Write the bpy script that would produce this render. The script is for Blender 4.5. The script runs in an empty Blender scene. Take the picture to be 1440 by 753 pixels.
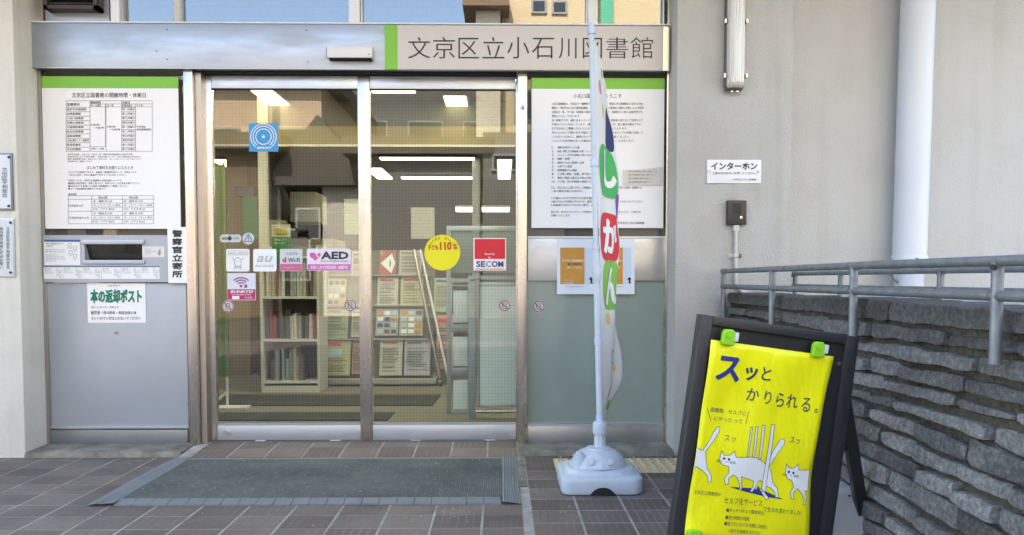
import bpy, bmesh, math, random
from mathutils import Vector, Matrix, noise
from mathutils.geometry import tessellate_polygon
random.seed(7)
S = bpy.context.scene
COL = S.collection
rad = math.radians

# ------------------------------------------------------------------ camera
F_PX, CX, CY, PITCH, YAW, EYE = 1050.0, 720.0, 438.0, rad(2.5), rad(0.82), 1.0
cam_d = bpy.data.cameras.new('camera'); cam = bpy.data.objects.new('camera', cam_d); COL.objects.link(cam)
cam.location = (0, 0, EYE); cam.rotation_euler = (rad(90) - PITCH, 0, -YAW)
cam_d.sensor_width = 36; cam_d.lens = F_PX / 1440 * 36
cam_d.shift_y = (CY - 376.5) / 1440
cam_d.clip_start = 0.05; cam_d.clip_end = 500
S.camera = cam
# ------------------------------------------------------------------ light
SUN_EL, SUN_AZ = rad(48), rad(-14)      # azimuth measured from +Y towards +X: the sun stands behind the library
w = bpy.data.worlds.new('World'); S.world = w; w.use_nodes = True
wn = w.node_tree.nodes; wl = w.node_tree.links
sky = wn.new('ShaderNodeTexSky'); sky.sky_type = 'NISHITA'; sky.sun_disc = False
sky.sun_elevation = SUN_EL; sky.sun_rotation = SUN_AZ; sky.air_density = 1.0; sky.dust_density = 1.6
bg = wn['Background']; bg.inputs[1].default_value = 0.15
wl.new(sky.outputs[0], bg.inputs[0])
sd = bpy.data.lights.new('sun', 'SUN'); sd.energy = 3.2; sd.angle = rad(0.5); sd.color = (1.0, 0.93, 0.82)
sun = bpy.data.objects.new('sun', sd); COL.objects.link(sun)
sdir = Vector((math.sin(SUN_AZ) * math.cos(SUN_EL), math.cos(SUN_AZ) * math.cos(SUN_EL), math.sin(SUN_EL)))
sun.rotation_euler = sdir.to_track_quat('Z', 'Y').to_euler(); sun.location = (0, 8, 12)
S.view_settings.view_transform = 'Standard'; S.view_settings.look = 'None'
S.view_settings.exposure = 2.95; S.view_settings.gamma = 1.0
S.view_settings.use_white_balance = True; S.view_settings.white_balance_temperature = 7000
S.render.engine = 'CYCLES'
S.cycles.max_bounces = 10; S.cycles.transparent_max_bounces = 16; S.cycles.use_denoising = True
S.cycles.sample_clamp_indirect = 6

# ------------------------------------------------------------------ measuring: where a line of sight meets a real plane
_F = Vector((math.sin(YAW) * math.cos(PITCH), math.cos(YAW) * math.cos(PITCH), -math.sin(PITCH)))
_R = Vector((math.cos(YAW), -math.sin(YAW), 0)); _U = _R.cross(_F)
def P(px, py, Y=None, z=None, X=None):
    d = _F + (px - CX) / F_PX * _R - (py - CY) / F_PX * _U
    t = Y / d.y if Y is not None else ((z - EYE) / d.z if z is not None else X / d.x)
    return Vector((0, 0, EYE)) + t * d
def RC(a, b, c, d, Y):                      # rectangle on the plane y = Y -> x0, x1, z0, z1
    mx, my = (a + c) / 2, (b + d) / 2
    return P(a, my, Y).x, P(c, my, Y).x, P(mx, d, Y).z, P(mx, b, Y).z

# ------------------------------------------------------------------ materials
MATS = {}
def nt(name):
    m = bpy.data.materials.new(name); m.use_nodes = True
    return m, m.node_tree.nodes, m.node_tree.links, m.node_tree.nodes['Principled BSDF']
def mat(name, col, rough=.5, metal=0.0, var=0.0, vscale=6.0, bump=0.0, bscale=60.0, stretch=(1, 1, 1), coat=0.0, spec=.5, col2=None, rvar=0.0, detail=6, bdist=.01):
    if name in MATS: return MATS[name]
    m, n, l, p = nt(name)
    p.inputs['Base Color'].default_value = (*col, 1); p.inputs['Roughness'].default_value = rough
    p.inputs['Metallic'].default_value = metal; p.inputs['Coat Weight'].default_value = coat
    p.inputs['Specular IOR Level'].default_value = spec
    if var or bump or rvar:
        g = n.new('ShaderNodeNewGeometry')
        mp = n.new('ShaderNodeMapping'); mp.inputs['Scale'].default_value = stretch
        l.new(g.outputs['Position'], mp.inputs[0])
    if var or rvar:
        t = n.new('ShaderNodeTexNoise'); t.inputs['Scale'].default_value = vscale; t.inputs['Detail'].default_value = detail
        t.inputs['Roughness'].default_value = .65
        l.new(mp.outputs[0], t.inputs[0])
    if var:
        c2 = col2 or tuple(c * .6 for c in col)
        rp = n.new('ShaderNodeMapRange'); rp.inputs[1].default_value = .35; rp.inputs[2].default_value = .7
        rp.inputs[3].default_value = 0; rp.inputs[4].default_value = var
        l.new(t.outputs[0], rp.inputs[0])
        mx = n.new('ShaderNodeMix'); mx.data_type = 'RGBA'
        mx.inputs[6].default_value = (*col, 1); mx.inputs[7].default_value = (*c2, 1)
        l.new(rp.outputs[0], mx.inputs[0]); l.new(mx.outputs[2], p.inputs['Base Color'])
    if rvar:
        rr = n.new('ShaderNodeMapRange'); rr.inputs[1].default_value = .3; rr.inputs[2].default_value = .7
        rr.inputs[3].default_value = max(0.02, rough - rvar); rr.inputs[4].default_value = rough + rvar
        l.new(t.outputs[0], rr.inputs[0]); l.new(rr.outputs[0], p.inputs['Roughness'])
    if bump:
        t2 = n.new('ShaderNodeTexNoise'); t2.inputs['Scale'].default_value = bscale; t2.inputs['Detail'].default_value = 5
        l.new(mp.outputs[0], t2.inputs[0])
        b = n.new('ShaderNodeBump'); b.inputs['Strength'].default_value = bump; b.inputs['Distance'].default_value = bdist
        l.new(t2.outputs[0], b.inputs['Height']); l.new(b.outputs[0], p.inputs['Normal'])
    MATS[name] = m; return m
def emit(name, col, s):
    if name in MATS: return MATS[name]
    m, n, l, p = nt(name)
    p.inputs['Base Color'].default_value = (*col, 1); p.inputs['Emission Color'].default_value = (*col, 1)
    p.inputs['Emission Strength'].default_value = s
    MATS[name] = m; return m
def wired_glass(name, tint, refl, back=None, wire=.55, pitch=.0195, lw=.075, frost=0.0, wirecol=(.05, .055, .05), rough=0.0):
    m, n, l, p = nt(name); n.remove(p)
    out = n['Material Output']
    g = n.new('ShaderNodeNewGeometry'); sx = n.new('ShaderNodeSeparateXYZ'); l.new(g.outputs['Position'], sx.inputs[0])
    def line(ax):
        a = n.new('ShaderNodeMath'); a.operation = 'DIVIDE'; a.inputs[1].default_value = pitch; l.new(sx.outputs[ax], a.inputs[0])
        b = n.new('ShaderNodeMath'); b.operation = 'FRACT'; l.new(a.outputs[0], b.inputs[0])
        c = n.new('ShaderNodeMath'); c.operation = 'LESS_THAN'; c.inputs[1].default_value = lw; l.new(b.outputs[0], c.inputs[0]); return c
    a, b = line(0), line(2)
    mm = n.new('ShaderNodeMath'); mm.operation = 'MAXIMUM'; l.new(a.outputs[0], mm.inputs[0]); l.new(b.outputs[0], mm.inputs[1])
    ms = n.new('ShaderNodeMath'); ms.operation = 'MULTIPLY'; ms.inputs[1].default_value = wire; l.new(mm.outputs[0], ms.inputs[0])
    tr = n.new('ShaderNodeBsdfTransparent'); tr.inputs[0].default_value = (*tint, 1)
    body = tr
    if frost > 0:
        df = n.new('ShaderNodeBsdfDiffuse'); df.inputs[0].default_value = (*back, 1)
        tl = n.new('ShaderNodeBsdfTranslucent'); tl.inputs[0].default_value = (*back, 1)
        m1 = n.new('ShaderNodeMixShader'); m1.inputs[0].default_value = .35; l.new(df.outputs[0], m1.inputs[1]); l.new(tl.outputs[0], m1.inputs[2])
        m2 = n.new('ShaderNodeMixShader'); m2.inputs[0].default_value = frost; l.new(tr.outputs[0], m2.inputs[1]); l.new(m1.outputs[0], m2.inputs[2])
        body = m2
    wd = n.new('ShaderNodeBsdfDiffuse'); wd.inputs[0].default_value = (*wirecol, 1)
    m3 = n.new('ShaderNodeMixShader'); l.new(ms.outputs[0], m3.inputs[0]); l.new(body.outputs[0], m3.inputs[1]); l.new(wd.outputs[0], m3.inputs[2])
    gl = n.new('ShaderNodeBsdfGlossy'); gl.inputs['Roughness'].default_value = rough
    m4 = n.new('ShaderNodeMixShader'); m4.inputs[0].default_value = refl
    l.new(m3.outputs[0], m4.inputs[1]); l.new(gl.outputs[0], m4.inputs[2])
    l.new(m4.outputs[0], out.inputs[0]); MATS[name] = m; return m

def stucco(name, col, grime=(.30, .27, .21), amt=.35, bump=.5):
    m, n, l, p = nt(name)
    g = n.new('ShaderNodeNewGeometry'); p.inputs['Roughness'].default_value = .9; p.inputs['Specular IOR Level'].default_value = .2
    a = n.new('ShaderNodeTexNoise'); a.inputs['Scale'].default_value = 2.3; a.inputs['Detail'].default_value = 8; a.inputs['Roughness'].default_value = .7
    l.new(g.outputs['Position'], a.inputs[0])
    r = n.new('ShaderNodeMapRange'); r.inputs[1].default_value = .48; r.inputs[2].default_value = .85; r.inputs[4].default_value = amt
    l.new(a.outputs[0], r.inputs[0])
    sp = n.new('ShaderNodeTexNoise'); sp.inputs['Scale'].default_value = 140; sp.inputs['Detail'].default_value = 3
    l.new(g.outputs['Position'], sp.inputs[0])
    r2 = n.new('ShaderNodeMapRange'); r2.inputs[1].default_value = .55; r2.inputs[2].default_value = .8; r2.inputs[4].default_value = .35
    l.new(sp.outputs[0], r2.inputs[0])
    mp = n.new('ShaderNodeMapping'); mp.inputs['Scale'].default_value = (7, 7, .5); l.new(g.outputs['Position'], mp.inputs[0])
    st = n.new('ShaderNodeTexNoise'); st.inputs['Scale'].default_value = 1.6; st.inputs['Detail'].default_value = 7; l.new(mp.outputs[0], st.inputs[0])
    rs_ = n.new('ShaderNodeMapRange'); rs_.inputs[1].default_value = .5; rs_.inputs[2].default_value = .85; rs_.inputs[4].default_value = amt * .8; l.new(st.outputs[0], rs_.inputs[0])
    ad = n.new('ShaderNodeMath'); ad.operation = 'ADD'; ad.use_clamp = True; l.new(r.outputs[0], ad.inputs[0]); l.new(rs_.outputs[0], ad.inputs[1]); r = ad
    mx = n.new('ShaderNodeMix'); mx.data_type = 'RGBA'; mx.inputs[6].default_value = (*col, 1); mx.inputs[7].default_value = (*grime, 1)
    l.new(r.outputs[0], mx.inputs[0])
    mx2 = n.new('ShaderNodeMix'); mx2.data_type = 'RGBA'; mx2.inputs[7].default_value = (*[c * .55 for c in col], 1)
    l.new(mx.outputs[2], mx2.inputs[6]); l.new(r2.outputs[0], mx2.inputs[0]); l.new(mx2.outputs[2], p.inputs['Base Color'])
    v = n.new('ShaderNodeTexNoise'); v.inputs['Scale'].default_value = 95; v.inputs['Detail'].default_value = 4
    l.new(g.outputs['Position'], v.inputs[0])
    b = n.new('ShaderNodeBump'); b.inputs['Strength'].default_value = bump; b.inputs['Distance'].default_value = .006
    l.new(v.outputs[0], b.inputs['Height']); l.new(b.outputs[0], p.inputs['Normal'])
    MATS[name] = m; return m
STUCCO = stucco('stucco_white', (.68, .66, .59))
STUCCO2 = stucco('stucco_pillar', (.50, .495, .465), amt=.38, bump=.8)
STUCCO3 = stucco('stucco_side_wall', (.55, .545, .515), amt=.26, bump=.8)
STEEL = mat('stainless_steel', (.67, .615, .55), .27, 1, var=.10, vscale=3, stretch=(4, 4, .8), col2=(.58, .53, .47), rvar=.025)  # peach reflection of the sunlit houses is put into the base colour
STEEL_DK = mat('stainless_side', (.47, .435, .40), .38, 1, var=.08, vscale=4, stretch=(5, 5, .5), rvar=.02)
ALU = mat('brushed_aluminium', (.45, .49, .54), .42, .85, var=.6, vscale=2.2, stretch=(1.6, 1, 7), col2=(.37, .41, .46), rvar=.12)
ALU_RAIL = mat('door_rail_aluminium', (.58, .63, .69), .38, .8, var=.35, vscale=5, stretch=(1.3, 1, 5), col2=(.47, .52, .58), rvar=.1)
ALU_W = mat('white_aluminium', (.74, .74, .74), .45, .1)
KICK = mat('scuffed_steel_plate', (.55, .555, .56), .42, .9, var=.45, vscale=4, stretch=(1, 1, 3), col2=(.42, .43, .44), rvar=.10)
BOXGREY = mat('grey_painted_steel', (.42, .46, .50), .38, .35, var=.45, vscale=2.2, col2=(.33, .36, .39), rvar=.08)
BOXGREY2 = mat('grey_hammered_steel', (.42, .45, .49), .4, .2, var=.2, vscale=9, bump=.15, bscale=300)
DARK = mat('dark_void', (.012, .011, .010), .8)
RUBBER = mat('black_gasket', (.02, .02, .02), .7)
BROWNBOX = mat('brown_fan_cover', (.055, .038, .025), .45, var=.5, vscale=20)
CONC = mat('old_concrete', (.30, .28, .23), .9, var=1, vscale=6, col2=(.10, .093, .07), bump=.5, bscale=50)
GROUT = mat('pale_mortar', (.42, .395, .36), .95, var=.8, vscale=9, col2=(.17, .16, .145), bump=.4, bscale=120)
WHITE = mat('white_print_board', (.86, .855, .84), .5)
PAPER = mat('white_paper', (.84, .85, .85), .6, var=.12, vscale=10, col2=(.62, .64, .66))
INK = mat('black_ink', (.035, .032, .032), .6)
INKG = mat('grey_ink', (.10, .10, .10), .6)
GREEN = mat('green_band', (.20, .52, .05), .5)
SIGNB = mat('beige_sign_face', (.60, .565, .53), .45)
TGREEN = mat('green_ink', (.0, .20, .12), .6)
BLUE = mat('blue_ink', (.03, .30, .62), .5)
NAVY = mat('navy_ink', (.045, .07, .22), .6)
PINK = mat('pink_ink', (.62, .10, .36), .5)
MAG = mat('magenta_ink', (.50, .02, .14), .5)
RED = mat('red_ink', (.70, .012, .03), .5)
YEL = mat('yellow_print', (.83, .76, .01), .5)
ORG = mat('orange_print', (.56, .27, .04), .5, var=.3, vscale=25)
LBLUE = mat('pale_blue_print', (.52, .62, .74), .5)
BLUEG = mat('teal_grey_print', (.40, .58, .62), .5)
PLASTIC_W = mat('white_plastic', (.52, .585, .65), .40, var=.5, vscale=11, col2=(.40, .45, .49))
PLASTIC_D = mat('translucent_clip', (.50, .55, .72), .3)
GALV = mat('galvanised_steel', (.25, .27, .28), .48, .5, var=.7, vscale=22, col2=(.15, .165, .175), rvar=.12, stretch=(1, 1, 1))
PIPEW = mat('white_drain_pipe', (.66, .69, .73), .42, var=.2, vscale=3, col2=(.54, .58, .64))
BLACKW = mat('black_stained_wood', (.020, .021, .023), .42, var=.5, vscale=10, stretch=(8, 8, 1), col2=(.034, .036, .040), bump=.15, bscale=50)
CLIPG = mat('lime_green_clip', (.26, .62, .02), .35)
INTERC = mat('black_intercom_plastic', (.028, .026, .025), .45)
RUST = mat('rusty_steel', (.32, .13, .04), .8, var=.6, vscale=60)

G_DOOR = wired_glass('wired_door_glass', (.91, .93, .89), .070, wire=.17, wirecol=(.012, .013, .012))
G_UP = wired_glass('reflective_transom_glass', (.4, .42, .42), .185, wire=.45)
G_PANEL = wired_glass('dark_wired_glass', (.5, .5, .45), .06, back=(.16, .16, .13), frost=.8, wire=.45, pitch=.0195)
G_FROST = wired_glass('frosted_wired_glass', (.7, .8, .78), .07, back=(.38, .45, .42), frost=.8, wire=.22, wirecol=(.22, .36, .34), rough=.12)

# tile: dark brown-grey, every tile a little different
def tile_mat():
    m, n, l, p = nt('brown_grey_floor_tile')
    o = n.new('ShaderNodeObjectInfo'); g = n.new('ShaderNodeNewGeometry')
    rp = n.new('ShaderNodeValToRGB')
    rp.color_ramp.elements[0].color = (.080, .056, .045, 1); rp.color_ramp.elements[1].color = (.215, .172, .138, 1)
    e = rp.color_ramp.elements.new(.5); e.color = (.126, .099, .082, 1)
    t = n.new('ShaderNodeTexNoise'); t.inputs['Scale'].default_value = 3.2; t.inputs['Detail'].default_value = 8; t.inputs['Roughness'].default_value = .75
    l.new(g.outputs['Position'], t.inputs[0])
    a = n.new('ShaderNodeMath'); a.operation = 'MULTIPLY_ADD'; a.inputs[1].default_value = .55; l.new(o.outputs['Random'], a.inputs[0])
    b = n.new('ShaderNodeMath'); b.operation = 'MULTIPLY_ADD'; b.inputs[1].default_value = 1.3; b.inputs[2].default_value = -.42
    l.new(t.outputs[0], b.inputs[0]); l.new(b.outputs[0], a.inputs[2]); l.new(a.outputs[0], rp.inputs[0])
    l.new(rp.outputs[0], p.inputs['Base Color']); p.inputs['Roughness'].default_value = .62
    t2 = n.new('ShaderNodeTexNoise'); t2.inputs['Scale'].default_value = 160; t2.inputs['Detail'].default_value = 4
    l.new(g.outputs['Position'], t2.inputs[0])
    bm_ = n.new('ShaderNodeBump'); bm_.inputs['Strength'].default_value = .5; bm_.inputs['Distance'].default_value = .002
    l.new(t2.outputs[0], bm_.inputs['Height']); l.new(bm_.outputs[0], p.inputs['Normal'])
    return m
TILE = tile_mat()
TILEJ = mat('dusty_tile_groove', (.27, .25, .235), .9, var=1, vscale=2.5, col2=(.06, .052, .05))
def stone_mat():
    m, n, l, p = nt('rough_grey_stone')
    o = n.new('ShaderNodeObjectInfo'); g = n.new('ShaderNodeNewGeometry')
    t = n.new('ShaderNodeTexNoise'); t.inputs['Scale'].default_value = 60; t.inputs['Detail'].default_value = 10; t.inputs['Roughness'].default_value = .85
    t3 = n.new('ShaderNodeTexNoise'); t3.inputs['Scale'].default_value = 5; t3.inputs['Detail'].default_value = 4
    l.new(g.outputs['Position'], t.inputs[0]); l.new(g.outputs['Position'], t3.inputs[0])
    rp = n.new('ShaderNodeValToRGB'); rp.color_ramp.elements[0].position = .30; rp.color_ramp.elements[1].position = .72
    rp.color_ramp.elements[0].color = (.060, .056, .050, 1); rp.color_ramp.elements[1].color = (.74, .715, .67, 1)
    e = rp.color_ramp.elements.new(.5); e.color = (.305, .298, .282, 1)
    l.new(t.outputs[0], rp.inputs[0])
    a = n.new('ShaderNodeMath'); a.operation = 'MULTIPLY_ADD'; a.inputs[1].default_value = .85; a.inputs[2].default_value = .48; l.new(o.outputs['Random'], a.inputs[0])
    a2 = n.new('ShaderNodeMath'); a2.operation = 'MULTIPLY_ADD'; a2.inputs[1].default_value = 1.1; a2.inputs[2].default_value = .45; l.new(t3.outputs[0], a2.inputs[0])
    # soot and moss on the upper courses: dirt with its own place
    sx = n.new('ShaderNodeSeparateXYZ'); l.new(g.outputs['Position'], sx.inputs[0])
    r = n.new('ShaderNodeMapRange'); r.inputs[1].default_value = .70; r.inputs[2].default_value = .90; r.inputs[3].default_value = 0; r.inputs[4].default_value = .62; l.new(sx.outputs[2], r.inputs[0])
    mu = n.new('ShaderNodeMath'); mu.operation = 'MULTIPLY'; l.new(a.outputs[0], mu.inputs[0]); l.new(a2.outputs[0], mu.inputs[1])
    mx = n.new('ShaderNodeMix'); mx.data_type = 'RGBA'; mx.blend_type = 'MULTIPLY'; mx.inputs[0].default_value = 1
    l.new(rp.outputs[0], mx.inputs[6]); l.new(mu.outputs[0], mx.inputs[7])
    mx2 = n.new('ShaderNodeMix'); mx2.data_type = 'RGBA'; mx2.inputs[7].default_value = (.045, .040, .032, 1)
    l.new(r.outputs[0], mx2.inputs[0]); l.new(mx.outputs[2], mx2.inputs[6])
    l.new(mx2.outputs[2], p.inputs['Base Color']); p.inputs['Roughness'].default_value = .88; p.inputs['Specular IOR Level'].default_value = .25
    b = n.new('ShaderNodeBump'); b.inputs['Strength'].default_value = 1.0; b.inputs['Distance'].default_value = .02
    l.new(t.outputs[0], b.inputs['Height']); l.new(b.outputs[0], p.inputs['Normal'])
    return m
STONE = stone_mat()

# ------------------------------------------------------------------ mesh helpers
ORG_OF = {}
class MB:
    def __init__(s): s.v = []; s.f = []; s.m = []
    def add(s, vs, fs, mi=0):
        o = len(s.v); s.v += [tuple(v) for v in vs]; s.f += [tuple(i + o for i in f) for f in fs]; s.m += [mi] * len(fs); return s
    def box(s, x0, x1, y0, y1, z0, z1, mi=0, b=0.0):
        if b <= 0:
            vs = [(x, y, z) for z in (z0, z1) for y in (y0, y1) for x in (x0, x1)]
            return s.add(vs, [(0, 2, 3, 1), (4, 5, 7, 6), (0, 1, 5, 4), (2, 6, 7, 3), (0, 4, 6, 2), (1, 3, 7, 5)], mi)
        bm = bmesh.new(); bmesh.ops.create_cube(bm, size=1)
        for v in bm.verts: v.co = ((x0 + x1) / 2 + v.co.x * (x1 - x0), (y0 + y1) / 2 + v.co.y * (y1 - y0), (z0 + z1) / 2 + v.co.z * (z1 - z0))
        bmesh.ops.bevel(bm, geom=bm.edges[:], offset=b, segments=2, affect='EDGES', profile=.6)
        bm.verts.index_update()
        s.add([v.co[:] for v in bm.verts], [[v.index for v in f.verts] for f in bm.faces], mi); bm.free(); return s
    def tube(s, pts, r, n=12, caps=True, mi=0):
        pts = [Vector(p) for p in pts]; rs = r if isinstance(r, (list, tuple)) else [r] * len(pts)
        base = len(s.v); ref = None
        for i, p in enumerate(pts):
            if i == 0: t = pts[1] - p
            elif i == len(pts) - 1: t = p - pts[i - 1]
            else: t = (pts[i + 1] - p).normalized() + (p - pts[i - 1]).normalized()
            t.normalize()
            if ref is None or abs(ref.dot(t)) > .95: ref = Vector((0, 0, 1)) if abs(t.z) < .9 else Vector((1, 0, 0))
            a = t.cross(ref).normalized(); b = t.cross(a); ref = a.cross(t) if False else ref
            for k in range(n):
                an = 2 * math.pi * k / n
                s.v.append(tuple(p + rs[i] * (math.cos(an) * a + math.sin(an) * b)))
        for i in range(len(pts) - 1):
            for k in range(n):
                q = base + i * n
                s.f.append((q + k, q + (k + 1) % n, q + n + (k + 1) % n, q + n + k)); s.m.append(mi)
        if caps:
            s.f.append(tuple(base + k for k in range(n))); s.m.append(mi)
            e = base + (len(pts) - 1) * n; s.f.append(tuple(e + k for k in reversed(range(n)))); s.m.append(mi)
        return s
    def lathe(s, c, prof, n=24, mi=0):               # prof: [(r, z)]
        base = len(s.v)
        for r, z in prof:
            for k in range(n):
                a = 2 * math.pi * k / n; s.v.append((c[0] + r * math.cos(a), c[1] + r * math.sin(a), c[2] + z))
        for i in range(len(prof) - 1):
            for k in range(n):
                q = base + i * n; s.f.append((q + k, q + (k + 1) % n, q + n + (k + 1) % n, q + n + k)); s.m.append(mi)
        e = base + (len(prof) - 1) * n
        s.f.append(tuple(e + k for k in range(n))); s.m.append(mi)
        s.f.append(tuple(base + k for k in reversed(range(n)))); s.m.append(mi); return s
    def prism(s, poly, y0, y1, mi=0):                # poly in x,z swept along y
        n = len(poly); vs = [(x, y0, z) for x, z in poly] + [(x, y1, z) for x, z in poly]
        return s.add(vs, [tuple(range(n)), tuple(reversed(range(n, 2 * n)))] + [(i, i + n, (i + 1) % n + n, (i + 1) % n) for i in range(n)], mi)
    def build(s, name, mats, parent=None, smooth=False, local=False):
        me = bpy.data.meshes.new(name); ob = bpy.data.objects.new(name, me); COL.objects.link(ob)
        if not isinstance(mats, (list, tuple)): mats = [mats]
        if parent is not None:
            off = Vector((0, 0, 0)) if local else ORG_OF[parent.name]
            ob.parent = parent; ORG_OF[ob.name] = off
        elif local: off = Vector((0, 0, 0)); ORG_OF[ob.name] = off
        else:
            xs, ys, zs = zip(*s.v); off = Vector(((min(xs) + max(xs)) / 2, (min(ys) + max(ys)) / 2, min(zs)))
            ob.location = off; ORG_OF[ob.name] = off
        me.from_pydata([tuple(Vector(v) - off) for v in s.v], [], s.f)
        for m in mats: me.materials.append(m)
        if len(mats) > 1:
            me.polygons.foreach_set('material_index', s.m)
        if smooth:
            me.polygons.foreach_set('use_smooth', [True] * len(me.polygons))
            try: me.set_sharp_from_angle(angle=rad(40))
            except Exception: pass
        me.update(); return ob
def tag(o, label, cat, group=None):
    o['label'] = label; o['category'] = cat
    if group: o['group'] = group
    return o
def thing(name, loc, label, cat, group=None, rot=None):
    o = bpy.data.objects.new(name, None); COL.objects.link(o); o.empty_display_size = .1
    o.location = loc; ORG_OF[o.name] = Vector(loc)
    if rot is not None: o.rotation_euler = rot
    return tag(o, label, cat, group)
def struct(o): o['kind'] = 'structure'; return o
def bx(name, m, x0, x1, y0, y1, z0, z1, parent=None, b=0.0):
    return MB().box(x0, x1, y0, y1, z0, z1, b=b).build(name, m, parent, smooth=b > 0)
def pbx(name, m, rc, Y, d, parent=None, b=0.0):      # front face rect measured on plane Y, depth d behind
    x0, x1, z0, z1 = RC(*rc, Y)
    return bx(name, m, x0, x1, Y, Y + d, z0, z1, parent, b)

# flat print on a surface: fn(a, b, lift) -> world/local point
class Print:
    def __init__(s, fn, dice=0.0): s.fn = fn; s.parts = {}; s.dice = dice
    def mb(s, key, m): 
        if (key, m.name) not in s.parts: s.parts[(key, m.name)] = (MB(), m)
        return s.parts[(key, m.name)][0]
    def poly(s, pts, m, lift=.0010, key='print'):
        ps = [Vector((a, b, 0)) for a, b in pts]
        tris = tessellate_polygon([ps])
        if s.dice:
            bm = bmesh.new(); vv = [bm.verts.new(p) for p in ps]
            for t in tris:
                try: bm.faces.new([vv[k] for k in t])
                except ValueError: pass
            for ax in (0, 1):
                no = Vector((1, 0, 0)) if ax == 0 else Vector((0, 1, 0)); lo = min(p[ax] for p in ps); hi = max(p[ax] for p in ps); t = (math.floor(lo / s.dice) + 1) * s.dice
                while t < hi:
                    bmesh.ops.bisect_plane(bm, geom=bm.verts[:] + bm.edges[:] + bm.faces[:], plane_co=no * t, plane_no=no); t += s.dice
            bm.verts.index_update()
            s.mb(key, m).add([s.fn(v.co.x, v.co.y, lift) for v in bm.verts], [tuple(v.index for v in f.verts) for f in bm.faces]); bm.free(); return
        s.mb(key, m).add([s.fn(a, b, lift) for a, b in pts], [t for t in tris])
    def rect(s, a0, b0, a1, b1, m, lift=.0010, key='print'):
        s.mb(key, m).add([s.fn(a0, b0, lift), s.fn(a1, b0, lift), s.fn(a1, b1, lift), s.fn(a0, b1, lift)], [(0, 1, 2, 3)])
    def frame(s, a0, b0, a1, b1, t, m, lift=.0014, key='print'):
        s.rect(a0, b0, a1, b0 + t, m, lift, key); s.rect(a0, b1 - t, a1, b1, m, lift, key)
        s.rect(a0, b0 + t, a0 + t, b1 - t, m, lift, key); s.rect(a1 - t, b0 + t, a1, b1 - t, m, lift, key)
    def ell(s, ca, cb, ra, rb, m, lift=.0010, key='print', n=28):
        s.poly([(ca + ra * math.cos(2 * math.pi * k / n), cb + rb * math.sin(2 * math.pi * k / n)) for k in range(n)], m, lift, key)
    def ring(s, ca, cb, r0, r1, m, lift=.0014, a0=0, a1=360, key='print', n=32, asp=1.0):
        mb = s.mb(key, m); vs = []
        for k in range(n + 1):
            t = rad(a0 + (a1 - a0) * k / n)
            for r in (r0, r1): vs.append(s.fn(ca + r * math.cos(t), cb + r * asp * math.sin(t), lift))
        mb.add(vs, [(2 * k, 2 * k + 1, 2 * k + 3, 2 * k + 2) for k in range(n)])
    def line(s, pts, w, m, lift=.0016, key='print', closed=False):
        mb = s.mb(key, m); q = list(pts) + ([pts[0]] if closed else [])
        for (a, b), (c, d) in zip(q, q[1:]):
            L = math.hypot(c - a, d - b) or 1e-6; nx, ny = -(d - b) / L * w / 2, (c - a) / L * w / 2; ex, ey = (c - a) / L * w / 2, (d - b) / L * w / 2
            mb.add([s.fn(a - ex + nx, b - ey + ny, lift), s.fn(c + ex + nx, d + ey + ny, lift), s.fn(c + ex - nx, d + ey - ny, lift), s.fn(a - ex - nx, b - ey - ny, lift)], [(0, 1, 2, 3)])
    def text(s, body, a0, b0, a1, b1, m, off=0.0, lift=.0016, key='lettering', res=2, shear=0.0, dice=0.0, vert=False):
        """body stretched into the rectangle a0..a1, b0 (top)..b1 (bottom); vert: characters stacked"""
        if vert:
            n = len(body); h = (b1 - b0) / n
            for i, ch in enumerate(body): s.text(ch, a0, b0 + h * (i + .06), a1, b0 + h * (i + .94), m, off, lift, key, res)
            return
        if off > .025:                                   # heavy weight: the strokes are printed several times, slightly shifted
            e = off * (b1 - b0) * .62
            for k, (i, j) in enumerate(((0, 0), (1, 0), (-1, 0), (0, 1), (0, -1), (.7, .7), (-.7, -.7), (.7, -.7), (-.7, .7))):
                s.text(body, a0 + e * (1 + i), b0 + e * (1 + j), a1 - e * (1 - i), b1 - e * (1 - j), m, .012, lift + k * .00006, key, res, shear, dice)
            return
        vs, fs = text_mesh(body, off, res, shear, dice)
        if not vs: return
        x0 = min(v[0] for v in vs); x1 = max(v[0] for v in vs); y0 = min(v[1] for v in vs); y1 = max(v[1] for v in vs)
        sx = (a1 - a0) / max(x1 - x0, 1e-6); sy = (b1 - b0) / max(y1 - y0, 1e-6)
        s.mb(key, m).add([s.fn(a0 + (x - x0) * sx, b1 - (y - y0) * sy, lift) for x, y in vs], fs)
    def build(s, parent, local=False):
        for (key, mn), (mb, m) in s.parts.items():
            mb.build(key, m, parent, local=local)
_TC = {}
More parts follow.
